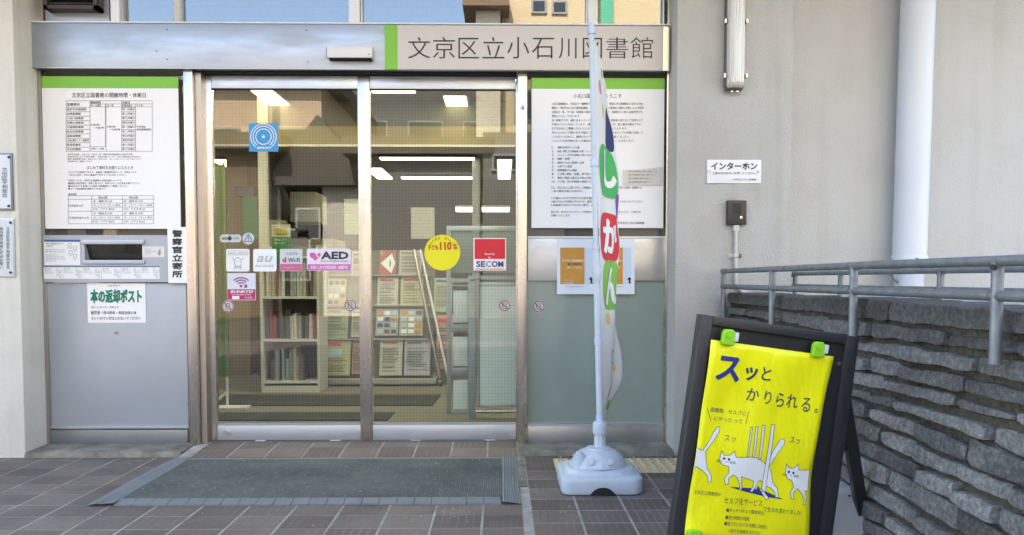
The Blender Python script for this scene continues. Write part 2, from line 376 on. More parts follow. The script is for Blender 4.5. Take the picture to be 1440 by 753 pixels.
def text_mesh(body, off=0.0, res=2, shear=0.0, dice=0.0):
    k = (body, off, res, shear, dice)
    if k in _TC: return _TC[k]
    cu = bpy.data.curves.new('t', 'FONT'); cu.body = body; cu.size = 1; cu.offset = off; cu.resolution_u = res; cu.shear = shear; cu.fill_mode = 'FRONT'
    ob = bpy.data.objects.new('t', cu); COL.objects.link(ob)
    me = ob.to_mesh()
    bm = bmesh.new(); bm.from_mesh(me)
    if dice:
        for ax in (0, 1):
            no = Vector((1, 0, 0)) if ax == 0 else Vector((0, 1, 0))
            if not bm.verts: break
            lo = min(v.co[ax] for v in bm.verts); hi = max(v.co[ax] for v in bm.verts); t = lo + dice
            while t < hi:
                bmesh.ops.bisect_plane(bm, geom=bm.verts[:] + bm.edges[:] + bm.faces[:], plane_co=no * t, plane_no=no); t += dice
    bm.verts.index_update()
    r = ([(v.co.x, v.co.y) for v in bm.verts], [tuple(v.index for v in f.verts) for f in bm.faces])
    bm.free(); ob.to_mesh_clear(); bpy.data.objects.remove(ob); bpy.data.curves.remove(cu)
    _TC[k] = r; return r
def onY(Y):                                           # photo position -> point on a vertical plane, lifted towards the street
    return lambda a, b, l: P(a, b, Y - l)

# ================================================================== THE GROUND
YF, YW, YC = 4.36, 4.18, 4.17         # frame front, outer walls front, kerb front
XL, XR0, XR1, XS = -2.665, .975, 1.619, 1.26
PX, PY = .2055, .1640
def smooth(t): t = max(0, min(1, t)); return t * t * (3 - 2 * t)
def gz(x, y):                          # little ramp up to the doors
    return .030 * smooth((y - 3.92) / .45) if -1.80 < x < .10 else 0.0
g = MB()
xs = [-4.6, -3, -2.2, -1.81, -1.79, -1.2, -.6, 0, .095, .125, .7, 1.3, 2.2, 4.6]; ys = [2.5, 3.2, 3.6, 3.9, 4.0, 4.1, 4.2, 4.3, 4.42, 4.5]
g.add([(x, y, -.0010 + gz(x, y)) for y in ys for x in xs], [(j * len(xs) + i, j * len(xs) + i + 1, (j + 1) * len(xs) + i + 1, (j + 1) * len(xs) + i) for j in range(len(ys) - 1) for i in range(len(xs) - 1)])
pavement = struct(g.build('pavement', GROUT))
def tile_mesh(name, wx, wy, seed):
    r = random.Random(seed); mb = MB(); hx, hy = wx / 2, wy / 2
    mb.box(-hx, hx, -hy, hy, -.010, -.0005, mi=1)
    nx, ny = 6, 5; cx, cy = wx / nx, wy / ny; gp = .0030
    for i in range(nx):
        for j in range(ny):
            x0, x1 = -hx + i * cx + (gp if i else 0), -hx + (i + 1) * cx; y0, y1 = -hy + j * cy + (gp if j else 0), -hy + (j + 1) * cy
            z = r.uniform(-.0001, .0001); e = .0006
            vs = [(x0, y0, -.0005), (x1, y0, -.0005), (x1, y1, -.0005), (x0, y1, -.0005), (x0 + e, y0 + e, z), (x1 - e, y0 + e, z), (x1 - e, y1 - e, z), (x0 + e, y1 - e, z)]
            mb.add(vs, [(4, 5, 6, 7), (0, 1, 5, 4), (1, 2, 6, 5), (2, 3, 7, 6), (3, 0, 4, 7)], 0)
    me = bpy.data.meshes.new(name); me.from_pydata(mb.v, [], mb.f); me.materials.append(TILE); me.materials.append(TILEJ)
    me.polygons.foreach_set('material_index', mb.m); me.update(); return me
TM = [tile_mesh('tile', .1950, .1578, k) for k in range(3)]
PO = ORG_OF['pavement']; n_tiles = 0
for col in range(-16, 7):
    x = .126 + (col + .5) * PX
    right = col >= 0
    apron = -1.80 < x < .06
    for row in range(0, 12):
        y = (3.253 if right else 3.205) - .164 * 4 + row * (.1665 if right else .1640)
        ymax = 4.43 if apron else YC - .002
        y0, y1 = y - .0805, y + .0805
        if y0 > ymax - .03 or x > XS + .06: continue
        if y1 > ymax: y1 = ymax
        if x < XL - .55 and y > 3.9: pass
        o = bpy.data.objects.new('tile', TM[(col * 7 + row * 3) % 3]); COL.objects.link(o); o.parent = pavement
        yc = (y0 + y1) / 2; s = (y1 - y0) / .161
        dz = gz(x, y1) - gz(x, y0)
        xo = x - (.016 if (apron and col == -1) else 0)
        o.location = Vector((xo, yc, (gz(x, y0) + gz(x, y1)) / 2 + (.0014 if apron and y1 > 3.9 else 0) + random.uniform(-.0002, .0006))) - PO
        o.rotation_euler = (math.atan2(dz, y1 - y0) + random.uniform(-.0015, .0015), random.uniform(-.0012, .0012), random.uniform(-.002, .002))
        o.scale = ((.84 if (apron and col == -1) else 1), s, 1); n_tiles += 1
# plaza and street behind the viewer
def paver_far():
    m, n, l, p = nt('street_pavers'); g = n.new('ShaderNodeNewGeometry'); b = n.new('ShaderNodeTexBrick')
    b.offset = 0; b.inputs['Scale'].default_value = 1; b.inputs['Brick Width'].default_value = PX; b.inputs['Row Height'].default_value = PY; b.inputs['Mortar Size'].default_value = .004
    b.inputs['Color1'].default_value = (.09, .075, .073, 1); b.inputs['Color2'].default_value = (.12, .10, .098, 1); b.inputs['Mortar'].default_value = (.25, .24, .22, 1)
    l.new(g.outputs['Position'], b.inputs[0]); l.new(b.outputs[0], p.inputs['Base Color']); p.inputs['Roughness'].default_value = .7; return m
struct(MB().box(-14, 14, -3.2, 2.5, -.2, -.004).build('forecourt', paver_far()))
struct(MB().box(-120, 120, -120, -3.2, -.3, -.10).build('street', mat('asphalt', (.055, .055, .056), .9, var=.3, vscale=4, bump=.3, bscale=80)))
struct(MB().box(-120, 120, 2.5, 120, -.3, -.02).build('ground', mat('bare_ground', (.12, .11, .10), .95)))
# kerbs of old concrete in front of the fixed panels
def kerb(x0, x1, jag):
    n = 14; mb = MB(); r = random.Random(jag)
    vs = []
    for i in range(n + 1):
        x = x0 + (x1 - x0) * i / n; d = r.uniform(-.005, .005)
        vs += [(x, YC + d, -.004), (x, YC + .006 + d, .022 + r.uniform(-.002, .002)), (x, YC + .02 + d, .027), (x, YF + .05, .032), (x, YF + .05, -.01)]
    fs = [(i * 5 + k, i * 5 + k + 1, i * 5 + 6 + k, i * 5 + 5 + k) for i in range(n) for k in range(4)] + [(0, 1, 2, 3, 4), tuple(n * 5 + k for k in (4, 3, 2, 1, 0))]
    return mb.add(vs, [tuple(reversed(f)) for f in fs])
struct(kerb(XL, -1.80, 3).build('kerb', CONC, smooth=True)); struct(kerb(.10, .975, 5).build('kerb', CONC, smooth=True))
rj = MB(); r_ = random.Random(2)            # cast mortar ridge beside the raised tiles
vs = []
for i in range(12):
    y = 3.55 + i * (4.17 - 3.55) / 11
    vs += [(.052 + r_.uniform(-.006, .004), y, gz(0, y) - .001), (.07, y, gz(0, y) + .002), (.118 + r_.uniform(-.004, .008), y, .003), (.13, y, -.003)]
rj.add(vs, [(i * 4 + k, i * 4 + k + 1, i * 4 + 5 + k, i * 4 + 4 + k) for i in range(11) for k in range(3)]).build('mortar_ridge', CONC, pavement, smooth=True)

# tactile paving plate, cream
tx0, tx1, ty0, ty1 = .283, .985, 3.785, 4.085
TACT = mat('cream_tactile_plate', (.62, .50, .31), .75, var=.5, vscale=20, col2=(.46, .37, .23))
tp = thing('tactile_paving', ((tx0 + tx1) / 2, 3.93, 0), 'cream tactile warning tiles with raised dots under the white flag base', 'tactile paving')
nn = 2; wv = (tx1 - tx0) / nn
for i in range(nn):
    t = bx('tile', TACT, tx0 + i * wv + .0015, tx0 + (i + 1) * wv - .0015, ty0, ty1, .0015, .006, tp, b=.0012)
    st = MB()
    for a in range(7):
        for b in range(6):
            st.lathe((tx0 + (i + (a + .5) / 7) * wv, ty0 + (b + .5) * (ty1 - ty0) / 6, .0058), [(.0135, 0), (.0115, .005), (.006, .0068)], n=10)
    st.build('stud', TACT, t, smooth=True)['kind'] = 'stuff'

# ================================================================== THE LIBRARY BUILDING
lib = thing('library_building', (0, YW, 0), 'white rough plastered library front with recessed glass entrance', 'building')
bx('wall', STUCCO, -4.6, XL, YW, 5.0, -.05, 7.5, lib, b=.008)
bx('pillar', STUCCO2, XR0, XR1, YW, 5.0, -.05, 7.5, lib, b=.006)
bx('wall', STUCCO3, XR1 - .01, 7.5, 4.40, 5.0, -.05, 7.5, lib)
bx('wall', STUCCO, XL, XR0, YF + .10, 5.0, 3.12, 7.5, lib)
bx('canopy', mat('brown_canopy_soffit', (.33, .28, .22), .8), -4.4, 4.5, 2.25, YW, 3.46, 3.7, lib)
# metal frame of the entrance
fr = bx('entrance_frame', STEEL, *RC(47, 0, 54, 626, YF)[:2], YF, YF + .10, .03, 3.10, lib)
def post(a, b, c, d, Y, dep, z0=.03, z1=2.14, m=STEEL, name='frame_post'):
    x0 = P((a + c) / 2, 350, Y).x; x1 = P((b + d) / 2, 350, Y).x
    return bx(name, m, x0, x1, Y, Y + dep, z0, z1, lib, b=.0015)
ZB0 = P(700, 98, YF - .02).z; ZB1 = P(700, 34.5, YF - .02).z
xa, xb = P(50, 300, YF).x, P(945, 300, YF).x
x_gl = P(257, 350, YF).x, P(270, 350, YF).x
post(258, 271.5, 266, 278, YF, .10, z1=ZB0 - .002)                   # post left of the sliding doors
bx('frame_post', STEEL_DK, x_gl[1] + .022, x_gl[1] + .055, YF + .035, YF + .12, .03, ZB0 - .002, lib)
post(728, 740.5, 728, 741.5, YF, .10, z1=ZB0 - .002)
post(936, 942.5, 936, 943.5, YF + .005, .10, z1=3.1)
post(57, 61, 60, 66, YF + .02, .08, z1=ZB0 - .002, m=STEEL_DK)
# seal strip right of the frame
bx('seal_strip', mat('grey_sealant', (.20, .21, .22), .8, var=.5, vscale=40), P(943, 350, YF + .02).x, XR0, YF + .02, YF + .08, .03, 3.1, lib)
# header beam
BM = bx('header_beam', ALU, xa + .004, xb - .004, YF - .02, YF + .14, ZB0, ZB1, lib, b=.002)
bx('beam_lip', STEEL_DK, xa + .004, xb - .004, YF - .024, YF - .02, ZB0 - .004, ZB0 + .002, BM)
bx('beam_lip', ALU_W, xa + .004, xb - .004, YF - .03, YF - .02, ZB1 - .004, ZB1 + .003, BM)
for q in ((235, 42), (235, 84), (431, 43), (433, 88), (220, 72)):
    c = P(*q, YF - .02); MB().lathe((0, 0, 0), [(.0035, 0), (.003, .001)], n=8)
    bx('rivet', RUBBER, c.x - .003, c.x + .003, YF - .022, YF - .019, c.z - .003, c.z + .003, BM)
# windows above the beam
ZT = 3.10
tw = lambda a, b, m, nm, Y=YF - .005, d=.09, par=None: bx(nm, m, P(a, 15, Y).x, P(b, 15, Y).x, Y, Y + d, ZB1 + .004, ZT, par or lib)
MULW = mat('white_mullion', (.78, .80, .82), .4)
for a, b in ((155.5, 167.5), (492, 505.5), (827, 838)): tw(a, b, MULW if a < 800 else ALU_W, 'mullion')
for k, (a, b) in enumerate(((168.5, 491.5), (506.5, 826.5), (839, 935))):
    Y = YF + .05
    wf = thing_part = MB()
    x0, x1 = P(a, 15, YF).x, P(b, 15, YF).x
    wf.box(x0, x0 + .008, Y - .03, Y + .02, ZB1 + .004, ZT); wf.box(x1 - .008, x1, Y - .03, Y + .02, ZB1 + .004, ZT)
    wf.box(x0 + .008, x1 - .008, Y - .03, Y + .02, ZB1 + .004, ZB1 + .012)
    wo = wf.build('transom_window', ALU_RAIL, lib)
    bx('pane', G_UP, x0 + .008, x1 - .008, Y, Y + .006, ZB1 + .012, ZT, wo)
# solid panel with the brown fan cover (far left)
x0, x1 = P(53, 15, YF).x, P(155, 15, YF).x
bx('panel', BROWNBOX, x0, x1, YF + .05, YF + .07, ZB1 + .004, ZT, lib)
pn = bx('panel', ALU, P(58.5, 15, YF).x, P(149, 15, YF).x, YF + .035, YF + .05, P(100, 29, YF).z, ZT, lib)
vx0, vx1, vz0, vz1 = RC(63, -60, 138, 14, YF - .02)
vent = thing('vent_cover', ((vx0 + vx1) / 2, YF, vz0), 'dark brown fan cover box above the left notice board', 'vent')
MB().box(vx0, vx1, YF - .04, YF + .035, vz0, vz0 + .02).box(vx0, vx0 + .02, YF - .04, YF + .035, vz0, vz1).box(vx1 - .02, vx1, YF - .04, YF + .035, vz0, vz1).build('casing', BROWNBOX, vent)
bx('backing', DARK, vx0 + .02, vx1 - .02, YF + .01, YF + .03, vz0 + .02, vz1, vent)
for k in range(6):
    z = vz0 + .03 + k * .028
    MB().add([(vx0 + .02, YF - .03, z), (vx1 - .02, YF - .03, z), (vx1 - .02, YF + .008, z + .02), (vx0 + .02, YF + .008, z + .02), (vx0 + .02, YF - .03, z + .004), (vx1 - .02, YF - .03, z + .004), (vx1 - .02, YF + .008, z + .024), (vx0 + .02, YF + .008, z + .024)],
             [(0, 1, 2, 3), (7, 6, 5, 4), (0, 4, 5, 1), (1, 5, 6, 2), (2, 6, 7, 3), (3, 7, 4, 0)]).build('louver', BROWNBOX, vent)
# dark backing panels of wired glass
YP = YF + .055
pbx('wired_pane', G_PANEL, (61, 100, 258, 336), YP, .006, lib)
pbx('wired_pane', G_PANEL, (741, 101, 937, 336), YP, .006, lib)
pbx('wired_pane', G_FROST, (741, 394, 937, 600), YP, .006, lib)
for rc in ((61, 100, 258, 332), (741, 101, 937, 334)):
    pbx('backing_board', mat('grey_backing', (.10, .10, .085), .8), rc, YP + .03, .01, lib)
# right: aluminium mid band and kick plates
mb_ = pbx('mid_band', KICK, (742, 335, 936, 395), YF + .03, .03, lib, b=.002)
pbx('band_edge', ALU_W, (742, 332.6, 936, 335), YF + .022, .04, lib)
kp = pbx('kick_plate', KICK, (742, 599, 935, 622), YF + .03, .05, lib, b=.002)
pbx('band_edge', ALU_RAIL, (742, 596.5, 935, 599.3), YF + .022, .05, lib)
# left: plinth below the book return
pbx('kick_plate', mat('dark_kick_steel', (.30, .32, .35), .38, .7, var=.4, vscale=5, col2=(.22, .23, .25), rvar=.1), (64, 605, 264, 627), YF + .03, .05, lib, b=.002)
pbx('band_edge', ALU_RAIL, (64, 601, 264, 602.6), YF + .02, .05, lib)

# ------------------------------------------------------------------ interior of the reading room
CARPET = mat('olive_carpet', (.22, .205, .155), .95, var=.3, vscale=30, bump=.3, bscale=200)
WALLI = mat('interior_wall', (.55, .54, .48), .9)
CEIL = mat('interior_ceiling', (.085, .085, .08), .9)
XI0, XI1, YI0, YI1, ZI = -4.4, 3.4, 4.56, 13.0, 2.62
struct(bx('interior_floor', CARPET, XI0, XI1, 4.40, YI1, -.02, .028))
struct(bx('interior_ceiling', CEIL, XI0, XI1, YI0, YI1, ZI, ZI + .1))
struct(bx('interior_wall', WALLI, XI0, XI1, YI1, YI1 + .1, 0, ZI))
struct(bx('interior_wall', WALLI, XI0 - .1, XI0, YI0, YI1, 0, ZI)); struct(bx('interior_wall', WALLI, XI1, XI1 + .1, YI0, YI1, 0, ZI))
zs0, zs1 = P(600, 206, 6.9).z, P(600, 178, 6.9).z  # one soffit: lit lower half and shaded upper half are set by colour
bx('soffit', mat('lit_tan_soffit', (.30, .24, .12), .85), XI0, P(900, 190, 6.9).x, 6.9, 7.2, zs0, zs1, lib)
bx('soffit', mat('shaded_soffit', (.10, .098, .085), .85), XI0, P(900, 190, 6.9).x, 6.92, 7.2, zs1 + .001, ZI - .001, lib)
bx('soffit_edge', mat('pale_trim', (.7, .68, .6), .7), XI0, P(900, 190, 6.9).x, 6.885, 6.9, P(600, 207, 6.9).z - .0, P(600, 204, 6.9).z, lib)

# ================================================================== SLIDING DOORS
YD = YF + .075
def sliding_door(st, glass, x_bolt, label, hook):
    a0, a1, b0, b1 = st                               # px of stile edges at mid height: left stile a0..a1, right stile b0..b1
    X = lambda px: P(px, 360, YD).x
    zt, zg, zk, zb = P(600, 107.5, YD).z, P(600, 125, YD).z, P(600, 595.5, YD).z, .034
    d = thing('sliding_door', ((X(a0) + X(b1)) / 2, YD, zb), label, 'glass door', 'automatic sliding doors')
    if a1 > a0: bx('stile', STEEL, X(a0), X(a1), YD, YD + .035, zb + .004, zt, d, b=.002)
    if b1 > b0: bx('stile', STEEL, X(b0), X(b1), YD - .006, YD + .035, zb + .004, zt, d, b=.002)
    bx('top_rail', ALU_RAIL, X(a1) + .001, X(b0) - .001, YD + .004, YD + .034, zg, zt, d, b=.001)
    k = bx('bottom_rail', ALU_RAIL, X(a1) + .001, X(b0) - .001, YD + .004, YD + .034, zb + .004, zk - .012, d, b=.001)
    bx('glazing_bead', ALU, X(a1) + .001, X(b0) - .001, YD + .010, YD + .030, zk - .011, zk, d)
    bx('glazing_bead', RUBBER, X(a1) + .001, X(b0) - .001, YD + .011, YD + .030, zg - .006, zg - .001, d)
    bx('pane', G_DOOR, X(a1) - .004, X(b0) + .004, YD + .018, YD + .023, zk - .01, zg + .01, d)
    c = P(x_bolt, 609, YD)
    if hook:
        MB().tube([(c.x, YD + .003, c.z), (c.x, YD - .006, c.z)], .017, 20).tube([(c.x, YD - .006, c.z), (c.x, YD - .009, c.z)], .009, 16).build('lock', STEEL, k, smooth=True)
    else:
        mb = MB(); mb.tube([(c.x + .016 * math.cos(t), YD - .0015, c.z + .016 * math.sin(t)) for t in [i * math.pi / 10 for i in range(21)]], .0016, 6)
        mb.build('lock', ALU_W, k, smooth=True)
    for fx in (.3, .82):
        x = X(a1) + (X(b0) - X(a1)) * fx; bx('guide', ALU_W, x - .03, x + .03, YD + .0, YD + .03, .030, zb + .002, d)
    return d
sliding_door((285, 301, 505, 521), 1, 319, 'left sliding glass door covered in stickers with aluminium bottom rail', True)
dR = sliding_door((521.5, 521.6, 725.5, 728), 1, 721, 'right sliding glass door with one round yellow sticker', False)
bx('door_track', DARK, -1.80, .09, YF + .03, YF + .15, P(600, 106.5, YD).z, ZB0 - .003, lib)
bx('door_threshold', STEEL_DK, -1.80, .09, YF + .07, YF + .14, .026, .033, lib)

# door sensor on the beam
x0, x1, z0, z1 = RC(459, 65, 523.5, 81.5, YF - .075)
sn = thing('door_sensor', ((x0 + x1) / 2, YF - .02, z0), 'white door sensor box with rounded ends on the metal beam', 'sensor')
MB().box(x0, x1, YF - .075, YF - .022, z0, z1, b=.010).build('housing', mat('sensor_white', (.72, .72, .72), .35), sn, smooth=True)
bx('sensor_window', DARK, x0 + .012, x1 - .008, YF - .070, YF - .028, z0 - .006, z0 + .001, sn)
bx('cover_rim', INKG, x0 - .002, x0 + .004, YF - .07, YF - .03, z0 + .006, z1 - .006, sn)
MB().tube([(x1 - .018, YF - .075, z0 + .02), (x1 - .018, YF - .0765, z0 + .02)], .0035, 8).build('indicator', DARK, sn)

# lettered sign board over the doors
YS = YF - .05
x0, x1, z0, z1 = RC(541, 36.5, 933, 98.5, YS)
sg = thing('sign_board', ((x0 + x1) / 2, YS, z0), 'long beige sign board with the library name and a green end stripe', 'sign')
xg = P(559, 67, YS).x
bx('green_stripe', GREEN, x0, xg - .0005, YS, YS + .028, z0, z1, sg)
bx('board', SIGNB, xg, x1, YS, YS + .028, z0, z1, sg, b=.001)
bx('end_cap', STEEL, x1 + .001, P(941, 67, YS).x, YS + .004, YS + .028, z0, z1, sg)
pr = Print(onY(YS))
NAME = '文京区立小石川図書館'
for i, ch in enumerate(NAME):
    xs_ = 574 + i * 34.8; dx = {'文': 0, '京': 0, '区': 1, '立': 0, '小': 0, '石': 0, '川': 3, '図': 2, '書': 0, '館': 0}[ch]
    pr.text(ch, xs_ + dx, 52.5 + (1 if ch in '区石川図' else 0), xs_ + 31 - dx, 82.5, INK, off=-.006, res=4)
pr.build(sg)

# ================================================================== NOTICE BOARDS
def small(pr, body, a0, b0, h, m=INK, wid=None, off=.004):
    wid = wid or len(body) * h * 1.03
    pr.text(body, a0, b0, a0 + wid, b0 + h, m, off=off, res=1)
def notice_board(rc, yb, band, label, tilt=0):
    Y = YF + .02
    a, b, c, d = rc; x0, x1, z0, z1 = RC(a, b, c, d, Y)
    t = thing('notice_board', ((x0 + x1) / 2, Y, z0), label, 'notice board', 'printed notice boards beside the doors')
    zz = P(a, band, Y).z
    bx('board', WHITE, x0, x1, Y, Y + .008, z0, zz - .0004, t); bx('green_band', GREEN, x0, x1, Y, Y + .008, zz, z1, t)
    for cx_ in (x0 + .02, x1 - .02): bx('bracket', STEEL_DK, cx_ - .01, cx_ + .01, Y + .0085, YP - .001, z0 + .05, z1 - .05, t)
    return t, Print(onY(Y))
t, pr = notice_board((61, 108, 252, 322), 0, 124, 'white notice board with opening hour tables left of the doors')
pr.text('文京区立図書館の開館時間・休館日', 101, 130.5, 205, 137.5, INK, off=.004)
L = lambda a, b, c, d: pr.line([(a, b), (c, d)], .45, INKG)
for x in (93, 126.5, 214): L(x, 142, x, 213)
for x in (149, 171, 190.5): L(x, 142 if x == 171 else 146.5, x, 213)
L(148, 146.5, 148, 206)
L(93, 142, 214, 142); L(126.5, 146.5, 214, 146.5); L(93, 151.5, 214, 151.5) if 0 else L(126.5, 150.5, 214, 150.5)
L(93, 213, 214, 213)
names = ['真砂中央図書館', '本郷図書館', '小石川図書館', '本駒込図書館', '水道端図書館', '目白台図書館', '湯島図書館', '大塚公園みどりの図書室', '根津図書室', '千石図書館']
small(pr, '図書館名', 94.5, 145, 4.2); small(pr, '開館時間', 127.5, 142.7, 3.4); small(pr, '休館日', 172, 142.7, 3.4)
small(pr, '月～土曜日', 127.5, 147.2, 2.8); small(pr, '日・祝', 151, 147.2, 2.8); small(pr, '定期休館日', 171.5, 147.2, 2.8); small(pr, 'その他', 192, 147.2, 2.8)
for i, nme in enumerate(names):
    y = 151.3 + i * 6.22; small(pr, nme, 94, y + 1.2, 3.3, wid=min(31, len(nme) * 3.9)); L(93, y, 126.5, y); L(171, y, 190.5, y)
    small(pr, '第%s月曜日' % '一二三四'[i % 4], 172, y + 1.2, 3.1, wid=17)
L(126.5, 206.5, 149, 206.5)
small(pr, '午前9時', 127.5, 174.5, 3); small(pr, '～午後9時', 131, 178.5, 3); small(pr, '午前9時', 150, 177, 3); small(pr, '～午後7時', 153.5, 181, 3)
small(pr, '年末年始', 192, 177, 3); small(pr, '特別整理期間', 192, 181, 3, wid=20); small(pr, '9時～7時', 127.5, 208, 3, wid=19)
for i, s_ in enumerate(['年末年始休館…12月29日～1月3日（本・雑誌特別整理期間は各館約5日間）', '休館日が祝日にあたる場合は開館し、翌日が休館になります。祝日の開館時間は午前9時から、', '臨時に開館時間を変更・休館することがあります。詳しくはホームページをご覧ください。', '館内掲示をご確認ください。']):
    small(pr, s_, 95, 216.2 + i * 3.3, 2.3, wid=[92, 105, 104, 36][i], off=0)
pr.text('はじめて資料をお借りになるとき', 122, 233.5, 187, 238.5, INK)
for i, s_ in enumerate(['どなたでも登録ができます。登録後「図書館利用カード」を発行します。', 'ご本人の住所・氏名の確認ができるものをお持ちください。', '', '利用カードは、文京区立図書館の全館共通カードです。', '■図書の貸出手続き・返却に使います。紛失されたときは至急お届けください。', '■住所などを変更した場合は図書館にご連絡ください。', '■カード有効期限は登録から2年間です。']):
    if s_: small(pr, s_, 96, 241 + i * 3.9, 2.8, wid=[97, 82, 0, 76, 102, 84, 53][i], off=.002)
small(pr, '貸出点数', 96, 272, 2.8)
for x in (96, 129, 172, 216): L(x, 275.5, x, 315)
for i, y in enumerate((275.5, 280.5, 297.5, 315)): L(96, y, 216, y)
for y in (286, 291.6, 303.3, 309): L(129, y, 216, y)
small(pr, '貸出点数', 138, 276.5, 3.2); small(pr, '予約点数', 181, 276.5, 3.2)
small(pr, '文京区民の方', 97, 288, 3.2); small(pr, '文京区民以外の方', 97, 305, 3.2, wid=28)
for k, y in enumerate((281.7, 287.3, 292.8, 298.8, 304.5, 310.3)):
    a = ['本・雑誌 計15点', 'CD・レコード・カセット 各3点', 'DVD・ビデオ 各2点'][k % 3]
    small(pr, a, 131, y, 3, wid=[27, 38, 30][k % 3]); small(pr, a, 174, y, 3, wid=[27, 40, 30][k % 3])
pr.build(t)

t, pr = notice_board((747.5, 110, 933.5, 321), 0, 125, 'white notice board of house rules behind the flag pole')
pr.text('小石川図書館へようこそ', 806, 132, 874, 138.5, INK)
body = ['小石川図書館は、文京区で一番歴史のある図書館です。明治に市立図書館は小石川の地に', '開設の「東京市立小石川簡易図書館」として開館し、その後現在の場所に移転したのは昭和', '（昭和25）年。その後、利用者の増加に伴い書庫を広げ、昭和四十二年に全面改築され', '現在にいたっております。', '古い施設ですが、4階にあるレコード室や談話室は、広く利用者の皆さまにご好評をえて', '多様なイベントを行っています。1階から4階までの本棚には、郷土資料を集めており、', 'また文化人のご寄贈いただいたおおぜいの資料も、ご覧いただけます。', '赤ちゃんからご年配の方まで幅広く楽しめるよう、皆さまが少しでも快適に利用して', 'いただくために、館内での下記の行為はご遠慮ください。', 'このようなお行為があった場合は、入館をお断りすることがあります。']
for i, s_ in enumerate(body): small(pr, s_, 776, 144.5 + i * 5.78, 3.6, wid=[129, 129, 128, 40, 128, 127, 106, 128, 110, 116][i])
for i, s_ in enumerate(['酒気を帯びての入館', '飲食・喫煙（水分補給用の水筒・ペットボトルを除く）', 'ペット・大きな荷物の持ち込み', '睡眠・喧嘩', '座席のための座席の占有', '大声での会話', '携帯電話での通話', 'ごみ等の散乱・投棄、張り紙の貼付', '館内の資料に書き込み等の行為、切り取り', 'その他、他の利用者の迷惑となる行為']):
    small(pr, '%d.' % (i + 1), 776, 206 + i * 5.33, 3.2, wid=3.4 if i < 9 else 5); small(pr, s_, 784, 206 + i * 5.33, 3.4, wid=min(64, len(s_) * 3.4))
for i, (s_, wd) in enumerate([('また、下記の点にご注意ください。図書館からのお願いです。館内で事故があった場合、図書館では', 128), ('一切の責任は負いかねます。', 45), ('', 0), ('1.お連れのお子さまからは目を離さないでください。', 90), ('2.館内でほかの利用者に声をかける、資料にふれるなど、ご迷惑になることはしないでください。', 130), ('3.自転車は決められた所に置き、必ず施錠してください。', 96), ('', 0), ('皆さま一人ひとりのマナーで気持ちよく利用していただけますよう、ご協力を', 126), ('お願いいたします。', 28)]):
    if s_: small(pr, s_, 775, 262.5 + i * 4.9, 3.3, wid=wd)
small(pr, '文京区立小石川図書館', 868, 312, 3.6, wid=38)
pr.build(t)
# strip of taped paper on it
ts = MB().add([P(876 + a, 236 + b, YF + .0165 - z) for a, b, z in ((0, 3, 0), (56, -1, .002), (56, 25, .001), (0, 25, .003), (20, 3, .004), (20, 25, .002))], [(0, 4, 5, 3), (4, 1, 2, 5)]).build('taped_note', mat('laminated_paper', (.62, .61, .56), .25), smooth=True)
tag(ts, 'small yellowed slip taped over the text of the right notice board', 'note')
ORG_OF[ts.name] = ORG_OF[ts.name]
pr = Print(onY(YF + .012))
for i in range(4): small(pr, '館内では携帯電話の使用をご遠慮ください', 884, 240 + i * 5, 2.4, m=INKG, wid=40 - i * 3)
pr.build(ts)

# ================================================================== BOOK RETURN BOX
YB = YF + .035
x0, x1, z0, z1 = RC(62, 331, 258, 397, YB - .025)
x0b, x1b, z0b, z1b = RC(64.5, 398.5, 263.5, 601, YB)
br = thing('book_return_box', ((x0b + x1b) / 2, YB, z0b), 'grey metal book return box with a dark slot left of the doors', 'book return box')
sx0, sx1, sz0, sz1 = RC(120, 344, 200, 366, YB - .025)
up = MB(); yu = YB - .025
for a, b, c, d in ((x0, sx0, z0, z1), (sx1, x1, z0, z1), (sx0, sx1, z0, sz0), (sx0, sx1, sz1, z1)): up.box(a, b, yu, yu + .05, c, d)
up.build('upper_housing', BOXGREY2, br)
bx('door_panel', BOXGREY, x0b, x1b, YB, YB + .02, z0b, z1b, br, b=.002)
bx('slot_interior', DARK, sx0, sx1, yu + .045, yu + .05, sz0, sz1, br)
fl = MB().add([(sx0, yu + .010, sz1), (sx1, yu + .010, sz1), (sx1, yu + .040, sz0 + .01), (sx0, yu + .040, sz0 + .01)], [(0, 1, 2, 3)]).build('flap', mat('dark_polished_flap', (.10, .09, .06), .18, .9, bump=.6, bscale=14), br)
fx0, fx1, fz0, fz1 = RC(116, 338, 204, 371.5, yu)
bx('slot_hood', ALU, fx0, fx1, yu - .014, yu - .001, sz1 + .001, fz1 + .001, br, b=.002)
bx('slot_sill', ALU, fx0 + .004, fx1, yu - .012, yu - .001, fz0, sz0 - .001, br, b=.002)
bx('slot_jamb', ALU, fx0 + .003, sx0 - .001, yu - .006, yu - .001, sz0, sz1, br); 
c = P(163, 467.5, YB)
MB().tube([(c.x, YB - .001, c.z), (c.x, YB - .005, c.z)], .013, 20).build('lock', STEEL_DK, br, smooth=True)
bx('keyhole', DARK, c.x - .001, c.x + .003, YB - .0065, YB - .0052, c.z - .010, c.z + .002, br)
def label_plate(rc, Y, m, label, cat='sticker', group=None, name='sticker', d=.0012):
    a, b, c, e = rc; x0, x1, z0, z1 = RC(a, b, c, e, Y)
    o = bx(name, m, x0, x1, Y, Y + d, z0, z1); tag(o, label, cat, group); return o, Print(onY(Y))
yl = yu - .0014
o, pr = label_plate((62, 337.5, 112.5, 373), yl, PAPER, 'largest blue topped instruction label left of the return slot', 'label')
pr.rect(62, 337.5, 112.5, 340.3, mat('label_blue', (.05, .13, .33), .5)); small(pr, '本の返却ポスト', 64, 341.5, 2.8, wid=26); small(pr, 'ご利用方法', 64, 345.3, 2)
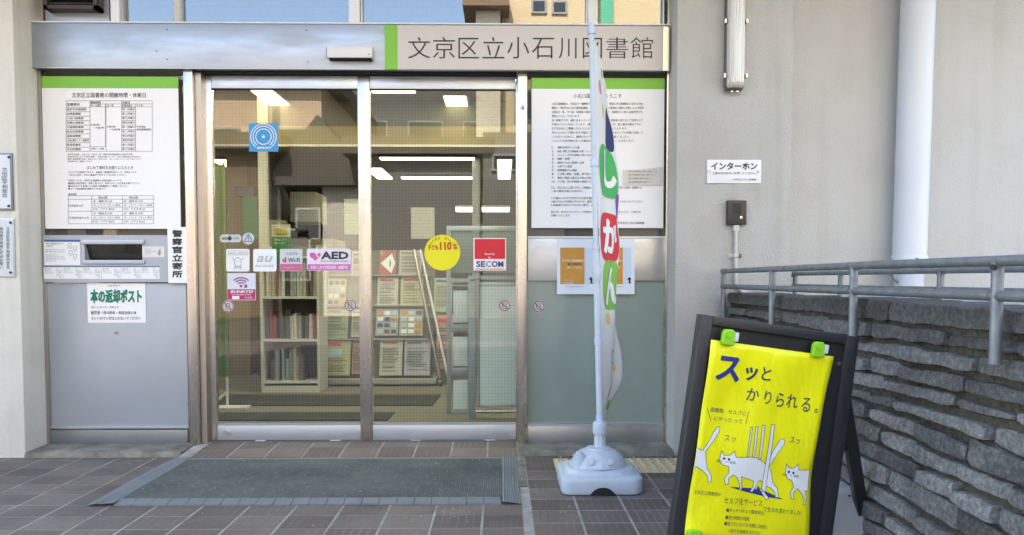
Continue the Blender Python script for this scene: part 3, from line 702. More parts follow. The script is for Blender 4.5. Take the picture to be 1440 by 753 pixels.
for i in range(6): small(pr, '返却する本は一冊ずつ入れてください', 64, 350.5 + i * 2.9 + (1.5 if i > 1 else 0), 1.9, m=INKG, wid=[26, 28, 17, 27, 29, 14][i])
def doodle(pr, cx, cy, s):
    for k, (dx, dy) in enumerate(((0, 0), (6, 3), (1, 8), (6, 12))):
        pr.ring(cx + dx * s, cy + dy * s, 1.9 * s, 2.25 * s, INKG); pr.line([(cx + dx * s - 2 * s, cy + (dy + 2.4) * s), (cx + dx * s, cy + (dy + 4.2) * s), (cx + dx * s + 2.4 * s, cy + (dy + 2.6) * s)], .35, INKG)
doodle(pr, 98, 345, 1.25); pr.build(o)
for k in range(6):
    a = 61.5 + k * 27.2
    o, pr = label_plate((a, 374.5, a + 26.6, 392.5), yl, PAPER, ['small blue topped label in the row under the slot, leftmost', 'second small label from the left under the return slot', 'third small label from the left, below the slot corner', 'fourth small label from the left, under the return slot', 'fifth small label from the left, under the slot end', 'rightmost small label in the row under the return slot'][k], 'label', 'small instruction labels in a row')
    pr.rect(a, 374.5, a + 26.6, 376, MATS['label_blue']); small(pr, '返却のお願い', a + 1.5, 377.5, 1.8, wid=9); small(pr, '本はここへ', a + 1.5, 380.2, 1.9, wid=12); small(pr, '入れてください', a + 1.5, 383.2, 1.8, wid=13)
    doodle(pr, a + 19, 379, .72); pr.build(o)
o, pr = label_plate((200.5, 347, 231, 362), yl, mat('cream_label', (.72, .70, .66), .5), 'small cream label with a pointing hand right of the slot', 'label')
for i in range(3): small(pr, '手を入れないでください', 204, 350 + i * 2.9, 1.9, m=INKG, wid=[8, 16, 9][i])
pr.ell(224, 356, 2.4, 3.6, mat('hand_tan', (.45, .36, .2), .6)); pr.line([(223, 354), (225.5, 350.5)], 1.4, MATS['hand_tan']); pr.build(o)
# return post sign
o, pr = label_plate((123, 398.5, 204.8, 454.3), YB - .004, WHITE, 'white sign with bold green title stuck below the return slot', 'sign', name='return_sign', d=.003)
small(pr, 'へんきゃく', 151, 400.5, 3.4, wid=18); pr.text('本の返却ポスト', 127, 407, 199.5, 426.5, TGREEN, off=.045)
pr.text('CD・レコード・カセット', 128, 430.5, 167, 434, INK, off=.01); pr.text('紙芝居・布の絵本・他自治体の本', 128, 437.5, 192, 442.5, INK, off=.01); pr.text('セットのマンガは入れないでください', 128, 445.5, 197.5, 450.2, INK, off=.01); pr.build(o)
# police sign
o, pr = label_plate((236, 319.5, 262.3, 398.5), yu - .008, WHITE, 'tall narrow white sign with six bold vertical characters', 'sign', name='vertical_sign', d=.004)
pr.text('警察官立寄所', 242, 323, 256.5, 391.5, INK, vert=True, off=.045); pr.build(o)

# ================================================================== STICKERS ON THE DOORS
YG = YD + .018 - .0016
def sticker(rc, m, label, **k): return label_plate(rc, YG, m, label, 'sticker', k.get('group'), 'sticker', .0012)
o, pr = sticker((350, 173.5, 391, 213.5), BLUE, 'blue square sticker with white rings high on the left door')
pc = (370.5, 192.5)
WP = mat('white_ink', (.80, .82, .84), .5)
pr.ring(*pc, 10.2, 11.4, WP)
for r in (14, 17.4): pr.ring(*pc, r, r + 1.2, WP, a0=-232, a1=52)
pr.poly([(pc[0] + (3.4 if k % 2 == 0 else 1.3) * math.sin(k * math.pi / 5), pc[1] - (3.4 if k % 2 == 0 else 1.3) * math.cos(k * math.pi / 5)) for k in range(10)], WP)
pr.text('遠隔監視中', 361, 206.5, 381, 210, WP, off=.02); pr.build(o)
def rounded(a, b, c, d, r, n=5):
    pts = []
    for cx_, cy_, s_ in ((c - r, b + r, -90), (c - r, d - r, 0), (a + r, d - r, 90), (a + r, b + r, 180)):
        for k in range(n + 1): t_ = rad(s_ + 90 * k / n); pts.append((cx_ + r * math.cos(t_), cy_ + r * math.sin(t_)))
    return pts
def shaped(pts, m, Y, label, cat='sticker', d=.0012, group=None):
    q = [P(a, b, Y) for a, b in pts]; c = MB(); n = len(q)
    c.add([tuple(v) for v in q] + [(v.x, v.y + d, v.z) for v in q], [tuple(range(n)), tuple(reversed(range(n, 2 * n)))] + [(i, i + n, (i + 1) % n + n, (i + 1) % n) for i in range(n)])
    o = c.build('sticker', m); tag(o, label, cat, group); return o, Print(onY(Y))
circ = lambda x, y, r, n=28: [(x + r * math.cos(2 * math.pi * k / n), y + r * math.sin(2 * math.pi * k / n)) for k in range(n)]
PALEG = mat('pale_sticker', (.55, .60, .60), .5)
o, pr = shaped(rounded(309, 330, 339.5, 341, 5), PALEG, YG, 'small pale pill shaped sticker above the row of white stickers')
pr.text('AUTO', 312, 334, 320, 337.5, INK, off=.03); pr.poly([(323, 331.5), (326.5, 335.5), (323, 339.5), (319.6, 335.5)], INK); pr.text('DOOR', 328, 334, 336, 337, INKG); pr.build(o)
o, pr = shaped(circ(349.2, 335.8, 8.4), PALEG, YG, 'small round pale sticker with a triangle warning sign')
pr.line([(349.2, 329), (355, 340), (343.4, 340)], .9, NAVY, closed=True); pr.line([(349.2, 332.5), (349.2, 336.5)], 1, NAVY); pr.ell(349.2, 338.3, .6, .6, NAVY); pr.build(o)
o, pr = shaped(rounded(318, 350.5, 350.8, 382, 2.5), PAPER, YG, 'square white sticker with a line drawing left of the others')
pr.frame(321, 353, 348.5, 359, .4, INKG); pr.text('Wi-Fi つながる', 323, 354.6, 346.5, 357.8, INKG); pr.ring(334.5, 369, 4.6, 5.1, INKG, asp=1.3); pr.line([(329, 367), (326, 362)], .5, INKG); pr.line([(340, 366), (343, 363)], .5, INKG); pr.line([(329, 377), (340, 377)], .5, INKG); pr.ell(333, 368, .5, .5, INKG); pr.ell(336, 368, .5, .5, INKG); pr.line([(331, 374), (330, 379)], .5, INKG); pr.line([(338, 374), (339, 379)], .5, INKG); pr.build(o)
o, pr = shaped(rounded(356, 350.5, 388.8, 382, 2.5), PAPER, YG, 'square white sticker with pale grey lettering')
PG = mat('pale_grey_ink', (.48, .50, .52), .5)
pr.text('au', 361, 360, 384, 369, PG, off=.02, shear=.3); pr.text('Wi-Fi つかえます', 359, 372.5, 385, 375.8, INKG); pr.build(o)
o, pr = shaped(rounded(393.5, 350.5, 425.3, 381.5, 1.2), mat('pale_check_print', (.56, .60, .63), .5), YG, 'square wireless sticker with pink lower band beside the AED sticker')
pr.rect(394, 371.5, 424.8, 381, mat('rose_print', (.55, .13, .25), .5)); pr.text('d', 397, 362, 402.5, 369.3, MAG, off=.06); pr.text('Wi-Fi', 405, 363, 422, 369.3, INKG, off=.02); pr.text('つながる', 401, 355, 418, 359, INKG); pr.text('フリーワイファイ', 398, 375.5, 414, 378, PAPER); pr.build(o)
o, pr = shaped(rounded(431.5, 350, 493.3, 381, 2), mat('pale_lilac_print', (.72, .70, .78), .45), YG, 'wide AED sticker with a pink heart on the left door')
pr.rect(432.2, 371.8, 493, 380.6, mat('pink_band', (.60, .16, .46), .5)); hp = []
for k in range(30):
    t_ = 2 * math.pi * k / 30; hp.append((443.2 + 8.0 * math.sin(t_) ** 3, 360.5 - 7.6 * (13 * math.cos(t_) - 5 * math.cos(2 * t_) - 2 * math.cos(3 * t_) - math.cos(4 * t_)) / 17 * .95))
pr.poly(hp, PINK); pr.line([(445, 351.5), (447.5, 356), (444, 357.5), (448, 362)], 1.3, PAPER, lift=.002)
pr.text('AED', 451.5, 354, 490, 364.8, INK, off=.07); pr.text('自動体外式除細動器 設置施設', 450.5, 366.5, 489.5, 368.7, INKG); pr.text('お貸しします文京区役所・設置施設', 437, 374, 489, 378.6, PAPER, off=.02); pr.build(o)
o, pr = label_plate((319.5, 384.5, 359.5, 422.5), YG, mat('pale_blue_white', (.68, .71, .78), .45), 'white and magenta wireless sticker lowest in the left column')
pr.rect(320, 407, 359, 421.8, MAG)
for r in (4.5, 9, 13.2): pr.ring(339, 402.5, r * .95, r * .95 + 2.1, mat('plum_ink', (.28, .05, .18), .5), a0=-140, a1=-40, asp=.86)
pr.ell(339, 402.6, 2.2, 1.9, MATS['plum_ink']); pr.rect(343.6, 401, 347.6, 405, MATS['plum_ink']); pr.ring(345.6, 400.8, 1, 1.6, MATS['plum_ink'], a0=-180, a1=0)
pr.text('BUNKYO', 324, 408.5, 356, 412.3, PAPER, off=.05, shear=.2); pr.text('Free Wireless Service', 326, 413.6, 353, 415.3, PAPER, off=.02)
pr.rect(326.5, 416.5, 336.5, 421, PAPER, .0014); pr.text('文京区', 344, 417.4, 355, 420.2, PAPER); pr.build(o)
def nosmoke(x, y, lab, Y=YG, r=8.2):
    o, pr = shaped(circ(x, y, r), mat('nosign_white', (.60, .62, .60), .5), Y, lab, group='small round no phone stickers')
    dk = mat('dark_red_ink', (.28, .03, .045), .5); pr.ring(x, y, r - 1.6, r - .4, dk)
    pr.line(rounded(x - 2.2, y - 3.8, x + 2.4, y + 4, 1), .8, INKG, closed=True); pr.line([(x - 3.4, y - 1.5), (x - 3.6, y + 2.4)], .7, INKG)
    pr.line([(x - 4.9, y - 4.9), (x + 4.9, y + 4.9)], 1.2, dk, lift=.002); pr.build(o)
nosmoke(320.5, 431, 'round no-phone sticker under the magenta sticker on the left door', r=8.6)
nosmoke(492.5, 430, 'round no-phone sticker at the right edge of the left door', r=8.4)
nosmoke(709.5, 430, 'round no-phone sticker at the right edge of the right door', r=8)
nosmoke(757.5, 431.5, 'round no-phone sticker on the frosted panel right of the doors', Y=YP - .0016, r=8.2)
o, pr = shaped(circ(622, 355.5, 25.5, 48), YEL, YG, 'large round yellow sticker with red numerals on the right door')
pr.ring(622, 355.5, 25, 25.5, mat('gold_ink', (.45, .33, .02), .5), n=48)
BRN = mat('brown_ink', (.33, .13, .01), .6)
for i, ch in enumerate('わたまち あんしん'):
    if ch == ' ': continue
    th_ = rad(-142 + i * 13); cx_, cy_ = 622 + 20.6 * math.cos(th_), 355.5 + 20.6 * math.sin(th_); pr.text(ch, cx_ - 1.7, cy_ - 1.8, cx_ + 1.7, cy_ + 1.8, BRN, off=.01)
pr.text('子ども', 601.5, 344.5, 616.5, 352, mat('red_brown_ink', (.50, .09, .01), .5), off=.04); pr.text('110', 618.5, 340.5, 635, 352, MATS['red_brown_ink'], off=.06); pr.text('番', 636.5, 343.5, 644.5, 351, MATS['red_brown_ink'], off=.05)
pr.build(o)
o, pr = label_plate((665.8, 335, 711.8, 380.7), YG, WHITE, 'square red and white security company sticker on the right door')
pr.rect(667.3, 336.3, 710.4, 364.5, RED); pr.text('Security', 681.5, 356, 696, 359.6, PAPER, off=.01); pr.text('by', 686.5, 361, 690.5, 364, PAPER, off=.01)
pr.text('SE', 669.5, 367.3, 682.5, 376, NAVY, off=.05); pr.text('C', 683.2, 367.3, 690.5, 376, mat('teal_ink', (.05, .38, .42), .5), off=.05); pr.text('OM', 691.3, 367.3, 708, 376, NAVY, off=.05)
pr.rect(667.3, 378.2, 710.4, 379.3, RED); pr.build(o)
# orange posters on the aluminium band
def poster(a, b, c, d, oc, label, k):
    Y = YF + .022
    o, pr = label_plate((a, b, c, d), Y, mat('laminated_sheet', (.66, .73, .80), .22, coat=.3), label, 'poster', 'orange and blue posters on the metal band', 'poster', .002)
    pr.rect(a + 4.5, b + 12, oc, d - 14, ORG); pr.rect(oc + .8, b + 12, c - 5, d - 14, LBLUE)
    pr.text('文京区立図書館の', a + 7, b + 28.5, oc - 1, b + 32, PAPER); pr.text('電子図書館を', a + 15, b + 33.5, oc - 3.5, b + 37, INK, off=.02); pr.text('使ってみる。', a + 14, b + 38.5, oc - 3, b + 41.5, PAPER)
    pr.text('いつでもどこでも', a + 7, b + 57, a + 22, b + 58.8, PAPER); pr.text('文京区電子図書館', a + 7, b + 61, a + 23, b + 62.8, PAPER)
    sx_ = oc + 8.5; pr.poly([(sx_, d - 24), (sx_ + 3, d - 22), (sx_ + 1.8, d - 18), (sx_ + 3.2, d - 15), (sx_ - 1, d - 15.6), (sx_ + .4, d - 19), (sx_ - 2.2, d - 21)], INK)
    pr.text('文京区立図書館 電子書籍サービス', a + 13, d - 11.4, a + 38, d - 9.8, INKG); pr.build(o)
poster(783.3, 336.5, 838, 414, 822, 'orange and pale blue poster partly behind the left of the pole', 0)
poster(841, 336.5, 892.5, 414, 876, 'orange and pale blue poster partly behind the flag, further right', 1)
o, pr = shaped(circ(735.2, 151.5, 4.4), ALU_W, YF - .002, 'tiny round sticker with a black arrow on the steel post', 'sticker'); pr.poly([(735.2, 148.5), (736.6, 153.5), (733.8, 153.5)], INK); pr.build(o)

# ================================================================== DOOR MAT
MATB = mat('worn_green_grey_rubber', (.095, .115, .112), .75, var=.8, vscale=7, col2=(.15, .17, .165), stretch=(1, 1, 1), detail=8)
def mat_pattern():
    m, n, l, p = nt('interlocking_rubber_mat'); g = n.new('ShaderNodeNewGeometry')
    b = n.new('ShaderNodeTexBrick'); b.inputs['Scale'].default_value = 1; b.inputs['Brick Width'].default_value = .066; b.inputs['Row Height'].default_value = .036; b.inputs['Mortar Size'].default_value = .0022; b.offset = .33; b.squash = .6; b.squash_frequency = 3; b.offset_frequency = 2
    nz = n.new('ShaderNodeTexNoise'); nz.inputs['Scale'].default_value = 2.2; nz.inputs['Detail'].default_value = 9; nz.inputs['Roughness'].default_value = .75
    l.new(g.outputs['Position'], b.inputs[0]); l.new(g.outputs['Position'], nz.inputs[0])
    rp = n.new('ShaderNodeValToRGB'); rp.color_ramp.elements[0].position = .3; rp.color_ramp.elements[1].position = .72
    rp.color_ramp.elements[0].color = (.050, .058, .057, 1); rp.color_ramp.elements[1].color = (.125, .138, .128, 1); l.new(nz.outputs[0], rp.inputs[0])
    dl = n.new('ShaderNodeTexNoise'); dl.inputs['Scale'].default_value = 24; l.new(g.outputs['Position'], dl.inputs[0])
    r2 = n.new('ShaderNodeMapRange'); r2.inputs[1].default_value = .42; r2.inputs[2].default_value = .6; r2.inputs[4].default_value = .5; l.new(dl.outputs[0], r2.inputs[0])
    mu = n.new('ShaderNodeMath'); mu.operation = 'MULTIPLY'; l.new(b.outputs['Fac'], mu.inputs[0]); l.new(r2.outputs[0], mu.inputs[1])
    mx = n.new('ShaderNodeMix'); mx.data_type = 'RGBA'; mx.inputs[7].default_value = (.25, .275, .26, 1); l.new(mu.outputs[0], mx.inputs[0]); l.new(rp.outputs[0], mx.inputs[6])
    l.new(mx.outputs[2], p.inputs['Base Color']); p.inputs['Roughness'].default_value = .78
    wv = n.new('ShaderNodeTexWave'); wv.inputs['Scale'].default_value = 36; wv.bands_direction = 'X'; l.new(g.outputs['Position'], wv.inputs[0])
    bp = n.new('ShaderNodeBump'); bp.inputs['Strength'].default_value = .6; bp.inputs['Distance'].default_value = .003; l.new(wv.outputs[0], bp.inputs['Height']); l.new(bp.outputs[0], p.inputs['Normal'])
    return m
MPAT = mat_pattern(); EDG = mat('grey_rubber_edge', (.175, .20, .21), .6, var=.6, vscale=12, col2=(.12, .138, .145))
mx0, mx1, my0, my1 = -1.80, .085, 3.265, 4.085
dm = thing('door_mat', ((mx0 + mx1) / 2, (my0 + my1) / 2, 0), 'large worn grey green rubber mat before the sliding doors', 'door mat')
def mz(x, y): return gz(min(x, .05), y) + .0035
ew, sw = .072, .085
ix0, ix1, iy0, iy1 = mx0 + sw + .01, mx1 - sw, my0 + ew, my1 - .045
nx_, ny_ = 24, 12
mb = MB()
vs = [(ix0 + (ix1 - ix0) * i / nx_, iy0 + (iy1 - iy0) * j / ny_, mz(ix0 + (ix1 - ix0) * i / nx_, iy0 + (iy1 - iy0) * j / ny_) + .010 + random.uniform(-.0008, .0008)) for j in range(ny_ + 1) for i in range(nx_ + 1)]
mb.add(vs, [(j * (nx_ + 1) + i, j * (nx_ + 1) + i + 1, (j + 1) * (nx_ + 1) + i + 1, (j + 1) * (nx_ + 1) + i) for j in range(ny_) for i in range(nx_)])
mb.build('mat_field', MPAT, dm, smooth=True)
def edge_piece(x0, x1, ya, yb, sl=.004, wav=0):
    # ramped strip piece: thin at ya, thick at yb
    z0, z1 = mz((x0 + x1) / 2, ya), mz((x0 + x1) / 2, yb)
    MB().add([(x0, ya, z0 - .003), (x1, ya, z0 - .003), (x1 - sl, yb, z1 - .003), (x0 - sl, yb, z1 - .003), (x0, ya, z0 + .003 + wav), (x1, ya, z0 + .003 + wav), (x1 - sl, yb, z1 + .011), (x0 - sl, yb, z1 + .011)],
             [(4, 5, 6, 7), (0, 1, 5, 4), (1, 2, 6, 5), (2, 3, 7, 6), (3, 0, 4, 7), (3, 2, 1, 0)]).build('edge_strip', EDG, dm)
n_e = 22; wE = (ix1 - ix0) / n_e
for i in range(n_e):
    yj = my0 + (.014 if i > 6 and i < 20 else .0) * math.sin(i * .6) * .3
    edge_piece(ix0 + i * wE + .0015, ix0 + (i + 1) * wE - .0015, yj, iy0 - .001, wav=.001 * (i % 3))
    edge_piece(ix0 + i * wE + .0015, ix0 + (i + 1) * wE - .0015, my1, iy1 + .001, sl=0)
def side_strip(xin, xout, bow):
    k = 12; rows = []
    for j in range(k + 1):
        y = my0 - .002 + (my1 - my0 + .004) * j / k; bw = bow * math.sin(j / k * math.pi * .95)
        r = []
        for q in range(15):
            t = q / 14; x = xin + (xout - xin) * t + bw * t
            z = mz(x, y) + .011 * (1 - t) + (.003 if q % 2 == 0 and 0 < q < 12 else 0) + (.004 * (1 - j / 2) if j < 2 and xout < xin and t > .5 else 0)
            r.append((x, y, z))
        rows += r
    MB().add(rows, [(j * 15 + q, j * 15 + q + 1, (j + 1) * 15 + q + 1, (j + 1) * 15 + q) for j in range(k) for q in range(14)]).build('side_strip', EDG, dm)
side_strip(ix0, mx0 - .02, -.012); side_strip(ix1 + .001, mx1 + .006, -.010)
lf = MB(); r_ = random.Random(5)
for _ in range(34):
    x, y = r_.uniform(ix0, ix1), r_.uniform(iy0, iy1); z = mz(x, y) + .0125; a = r_.uniform(0, 6.3); s_ = r_.uniform(.003, .009)
    ux, uy = math.cos(a) * s_, math.sin(a) * s_
    lf.add([(x - ux, y - uy, z), (x - uy * .4, y + ux * .4, z + .003), (x + ux, y + uy, z + .001), (x + uy * .4, y - ux * .4, z + .002)], [(0, 1, 2, 3)])
for _ in range(46):
    x, y = r_.uniform(-2.6, 1.1), (r_.uniform(2.8, 3.24) if _ % 2 else r_.uniform(3.3, 4.1))
    if -1.9 < x < .12 and y > 3.24: continue; z = .004; a = r_.uniform(0, 6.3); s_ = r_.uniform(.003, .007)
    ux, uy = math.cos(a) * s_, math.sin(a) * s_
    lf.add([(x - ux, y - uy, z), (x - uy * .4, y + ux * .4, z + .003), (x + ux, y + uy, z + .001), (x + uy * .4, y - ux * .4, z + .002)], [(0, 1, 2, 3)])
o = lf.build('leaf_litter', mat('dry_petal', (.42, .38, .30), .8)); o['kind'] = 'stuff'

# ================================================================== FLAG WITH WATER BASE
bxc, byc = .468, 3.565
fb = thing('banner_flag', (bxc, byc, 0), 'tall white banner flag on a white pole in a water filled plastic base', 'banner flag')
# square tank: rounded-square rings
def rsq(hx, hy, r, z, n=6):
    pts = []
    for cx_, cy_, s_ in ((hx - r, hy - r, 0), (-hx + r, hy - r, 90), (-hx + r, -hy + r, 180), (hx - r, -hy + r, 270)):
        for k in range(n + 1): t_ = rad(s_ + 90 * k / n); pts.append((bxc + cx_ + r * math.cos(t_), byc + cy_ + r * math.sin(t_), z))
    return pts
mb = MB(); rings = []
for hx, r, z in ((.186, .045, .004), (.191, .05, .012), (.192, .05, .060), (.190, .05, .074), (.182, .05, .082), (.172, .06, .084), (.168, .10, .086), (.166, .12, .096), (.158, .13, .104), (.146, .13, .105), (.139, .128, .106)):
    rings.append(rsq(hx, hx * .9, min(r, hx * .9 - .001), z))
for r, z in ((.134, .112), (.127, .128), (.112, .150), (.092, .168), (.066, .180), (.058, .182), (.055, .188), (.03, .190)):
    rings.append([(bxc + r * math.cos(t_), byc + r * math.sin(t_), z) for t_ in [rad(a_) for cnr in range(4) for a_ in [cnr * 90 + 90 * k / 6 for k in range(7)]]])
# notch in the front lower edge
nv = len(rings[0]); base = []
for i, rg in enumerate(rings):
    for (x, y, z) in rg:
        if i < 3 and y < byc - .12 or i < 2 and y > byc + .12: z = max(z, .034 * max(0, 1 - (abs(x - bxc) / .055) ** 2.4))
        base.append((x, y, z))
mb.add(base, [(i * nv + k, i * nv + (k + 1) % nv, (i + 1) * nv + (k + 1) % nv, (i + 1) * nv + k) for i in range(len(rings) - 1) for k in range(nv)] + [tuple((len(rings) - 1) * nv + k for k in range(nv))])
# extra points so the notch has a curve
tk = mb.build('water_tank', PLASTIC_W, fb, smooth=True)
md = tk.modifiers.new('round', 'SUBSURF'); md.levels = 0; md.render_levels = 0
fnp = []
for k in range(17):
    x = bxc - .06 + .12 * k / 16; fnp.append((x, .034 * max(0, 1 - (abs(x - bxc) / .06) ** 2.4) + .004))
MB().prism([(fnp[0][0], .002)] + fnp + [(fnp[-1][0], .002)], byc - .1745, byc - .168).build('notch_recess', DARK, fb)
for sx_ in (-1, 1):
    MB().tube([(bxc + sx_ * .045 - .006, byc - .098, .138), (bxc + sx_ * .047 - .006, byc - .122, .146)], .016, 16).tube([(bxc + sx_ * .047 - .006, byc - .121, .1455), (bxc + sx_ * .0472 - .006, byc - .1235, .1465)], .009, 14).build('boss', PLASTIC_W, fb, smooth=True)
MB().lathe((bxc - .098, byc - .06, .115), [(.030, -.01), (.030, .050), (.018, .052), (.018, .062), (.014, .066)], n=18).build('filler_cap', PLASTIC_W, fb, smooth=True)
px0, py0 = bxc + .010, byc + .02
mb = MB(); mb.lathe((px0, py0, .175), [(.027, 0), (.025, .075)], n=18)
for k in range(9):
    a = 2 * math.pi * k / 9; mb.tube([(px0 + .026 * math.cos(a), py0 + .026 * math.sin(a), .176), (px0 + .0245 * math.cos(a), py0 + .0245 * math.sin(a), .248)], .0035, 5)
mb.build('socket', PLASTIC_W, fb, smooth=True)
mb = MB().lathe((px0, py0, .250), [(.033, 0), (.034, .004), (.034, .052), (.031, .058), (.015, .060)], n=22)
for k in range(22):
    a = 2 * math.pi * k / 22; mb.tube([(px0 + .034 * math.cos(a), py0 + .034 * math.sin(a), .254), (px0 + .034 * math.cos(a), py0 + .034 * math.sin(a), .300)], .0012, 4)
mb.build('screw_collar', PLASTIC_W, fb, smooth=True)
ptop = P(831.5, 40, py0 + .03); pb = Vector((px0, py0, .30))
def pole(t): return pb + (ptop - pb) * t
def tz(z): return (z - pb.z) / (ptop.z - pb.z)
zj = P(838, 398, py0).z; zj2 = P(838, 345, py0).z
MB().tube([pole(0), pole(tz(zj))], .0165, 16).build('lower_pole', PLASTIC_W, fb, smooth=True)
MB().tube([pole(tz(zj)), pole(tz(zj + .025)), pole(tz(zj + .055)), pole(tz(zj2 - .02))], [.0168, .024, .024, .0165], 16).tube([pole(tz(zj2 - .02)), pole(tz(zj2))], [.021, .020], 16).build('joint_sleeve', PLASTIC_W, fb, smooth=True)
MB().tube([pole(tz(zj2)), pole(1)], .0135, 14).build('upper_pole', PLASTIC_W, fb, smooth=True)
for py_ in (228, 480, 590):
    zc = P(838, py_, py0).z; MB().tube([pole(tz(zc - .018)), pole(tz(zc + .018))], .0195, 14).build('clip', PLASTIC_D, fb, smooth=True)
MB().tube([pole(.985), pole(1.0), pole(1.012)], [.019, .019, .012], 14).tube([pole(1.0), pole(1.0) + Vector((-.012, .03, .055))], .004, 6).build('top_cap', PLASTIC_D, fb, smooth=True)
# crossbar and cloth; the cloth hangs away from the street and is seen almost edge on
dirc = Vector((.052, .40, 0)); zt_, zb_ = P(836, 80, py0).z, P(836, 604, py0).z
MB().tube([pole(1.0), pole(1.0) + dirc * .55 + Vector((.05, 0, -.19)), pole(1.0) + dirc + Vector((.045, 0, -.20))], .0045, 8).build('crossbar', PLASTIC_D, fb, smooth=True)
def cloth(u, v, lift=0.0):
    """u 0..1 from the pole, v 0..1 downwards"""
    def pt(u, v):
        z = zt_ + (zb_ - zt_) * v + .09 * (1 - u) * max(0, 1 - v * 8) - .03 * u * max(0, 1 - v * 6)
        p = pole(tz(z))
        wdt = 1 + .22 * math.sin(min(1, v * 1.3) * math.pi) - .12 * smooth((v - .9) / .1) - .05 * smooth((.1 - v) / .1)
        x = p.x + .014 + u * .124 * wdt + .014 * math.sin(u * 5.2 + v * 8) * u + .010 * math.sin(u * 9 + v * 21) * u * (.3 + v) + .003 * math.sin(u * 15 + v * 37) * u + .038 * u * smooth((v - .60) / .2) - .085 * smooth((v - .88) / .12) * u
        y = p.y + u * .40 * (1 - .25 * smooth((v - .8) / .2)) + .02 * math.sin(v * 9)
        return Vector((x, y, z))
    q = pt(u, v)
    if lift:
        du = pt(u + .01, v) - q; dv = pt(u, v + .004) - q; nn_ = du.cross(dv).normalized()
        if nn_.y > 0: nn_ = -nn_
        q = q + nn_ * lift
    return q
CLOTH = mat('white_banner_cloth', (.72, .72, .70), .85, bump=.25, bscale=500, bdist=.002)
NU, NV = 22, 90
mb = MB(); mb.add([cloth(i / NU, j / NV) for j in range(NV + 1) for i in range(NU + 1)], [(j * (NU + 1) + i, j * (NU + 1) + i + 1, (j + 1) * (NU + 1) + i + 1, (j + 1) * (NU + 1) + i) for j in range(NV) for i in range(NU)])
cl = mb.build('cloth', CLOTH, fb, smooth=True)
sol = cl.modifiers.new('thickness', 'SOLIDIFY'); sol.thickness = .0008
HV = zt_ - zb_                          # cloth height in m; u is .42 m
def vof(py_): return (zt_ - P(836, py_, py0 + .2).z) / HV
pr = Print(lambda a, b, l: cloth(a, b, l + .0012))
def blob(u0, u1, ya, yb, m, lift=.0004):
    va, vb = vof(ya), vof(yb); pts = []; n = 40
    for k in range(n):
        t_ = 2 * math.pi * k / n; c_, s_ = math.cos(t_), math.sin(t_); e = .55
        pts.append(((u0 + u1) / 2 + (u1 - u0) / 2 * abs(c_) ** e * (1 if c_ > 0 else -1), (va + vb) / 2 + (vb - va) / 2 * abs(s_) ** .8 * (1 if s_ > 0 else -1)))
    # fan of fine rings so that the print follows the folds
    cu, cv = (u0 + u1) / 2, (va + vb) / 2; K = 7; mb = pr.mb('print', m)
    vs = [cloth(cu + (a - cu) * k / K, cv + (b - cv) * k / K, lift + .0022) for k in range(0, K + 1) for a, b in pts]
    mb.add(vs, [(k * n + i, k * n + (i + 1) % n, (k + 1) * n + (i + 1) % n, (k + 1) * n + i) for k in range(K) for i in range(n)])
FG = mat('flag_green', (.06, .42, .11), .8); FR = mat('flag_red', (.66, .035, .05), .8); FL = mat('flag_light_green', (.22, .50, .08), .8); FN = mat('flag_navy', (.03, .035, .14), .8)
FP = mat('flag_purple', (.22, .07, .42), .8); FY = mat('flag_yellow', (.72, .56, .18), .8); FB = mat('flag_blue', (.18, .40, .52), .8); FK = mat('flag_pink', (.60, .22, .34), .8); FW = mat('flag_white_print', (.82, .82, .80), .8)
blob(.62, .98, 142, 206, FN); blob(.10, .95, 203, 278, FG); blob(.78, 1.0, 268, 304, FP); blob(.06, .97, 300, 369, FR); blob(.14, .94, 366, 436, FL)
def ch(body, ua, ub, ya, yb, m=FW): pr.text(body, ua, vof(ya), ub, vof(yb), m, off=.018, lift=.0012, res=3, dice=.12)
for e in (-.02, 0, .02):
    pass
def bold(body, ua, ub, ya, yb):
    for k, (i, j) in enumerate(((0, 0), (1, 0), (-1, 0), (0, 1), (0, -1), (.7, .7), (-.7, .7))):
        pr.text(body, ua + .03 * i, vof(ya) + .003 * j, ub + .03 * i, vof(yb) + .003 * j, FW, off=.015, lift=.0034 + k * .0001, res=3, dice=.07)
bold('し', .38, .86, 212, 262); bold('か', .22, .84, 310, 356); bold('ん', .26, .84, 376, 428)
for u, y, m, r in ((.4, 113, FL, .04), (.25, 134, FK, .05), (.45, 155, FY, .055), (.35, 448, FY, .06), (.72, 485, INK, .05), (.5, 502, FB, .075), (.72, 520, FY, .05), (.45, 552, FY, .06), (.2, 412, FY, .05), (.6, 570, FL, .05)):
    pr.poly([(u + r * 1.35 * math.cos(t_), vof(y) + r * .30 * math.sin(t_)) for t_ in [2 * math.pi * k / 14 for k in range(14)]], m, .0006)
pr.build(fb)

# ================================================================== A-BOARD
O = Vector((.6284, 2.249, .8163)); yaw, lean, roll = rad(11.1), rad(1), rad(8.2)
r0 = Vector((math.cos(-yaw * -1), math.sin(yaw), 0)); u0 = Vector((-math.sin(yaw) * math.sin(lean) * -1 * -1, math.cos(yaw) * math.sin(lean), math.cos(lean)))
u0 = (u0 - r0 * u0.dot(r0)).normalized()
rv = math.cos(roll) * r0 - math.sin(roll) * u0; uv_ = math.cos(roll) * u0 + math.sin(roll) * r0; nv_ = rv.cross(uv_)      # nv_ points to the street
M = Matrix((rv, -nv_, uv_)).transposed().to_4x4()      # local x right, local y away from the viewer, local z up the board; origin: top left corner of the poster
ab = thing('a_board', O, 'black wooden a-board with a yellow cat poster beside the stone wall', 'a-board sign')
ab.rotation_euler = M.to_euler()
W0, W1, H1, H0 = -.038, .505, .072, -.79; RW = .046; TH = .026
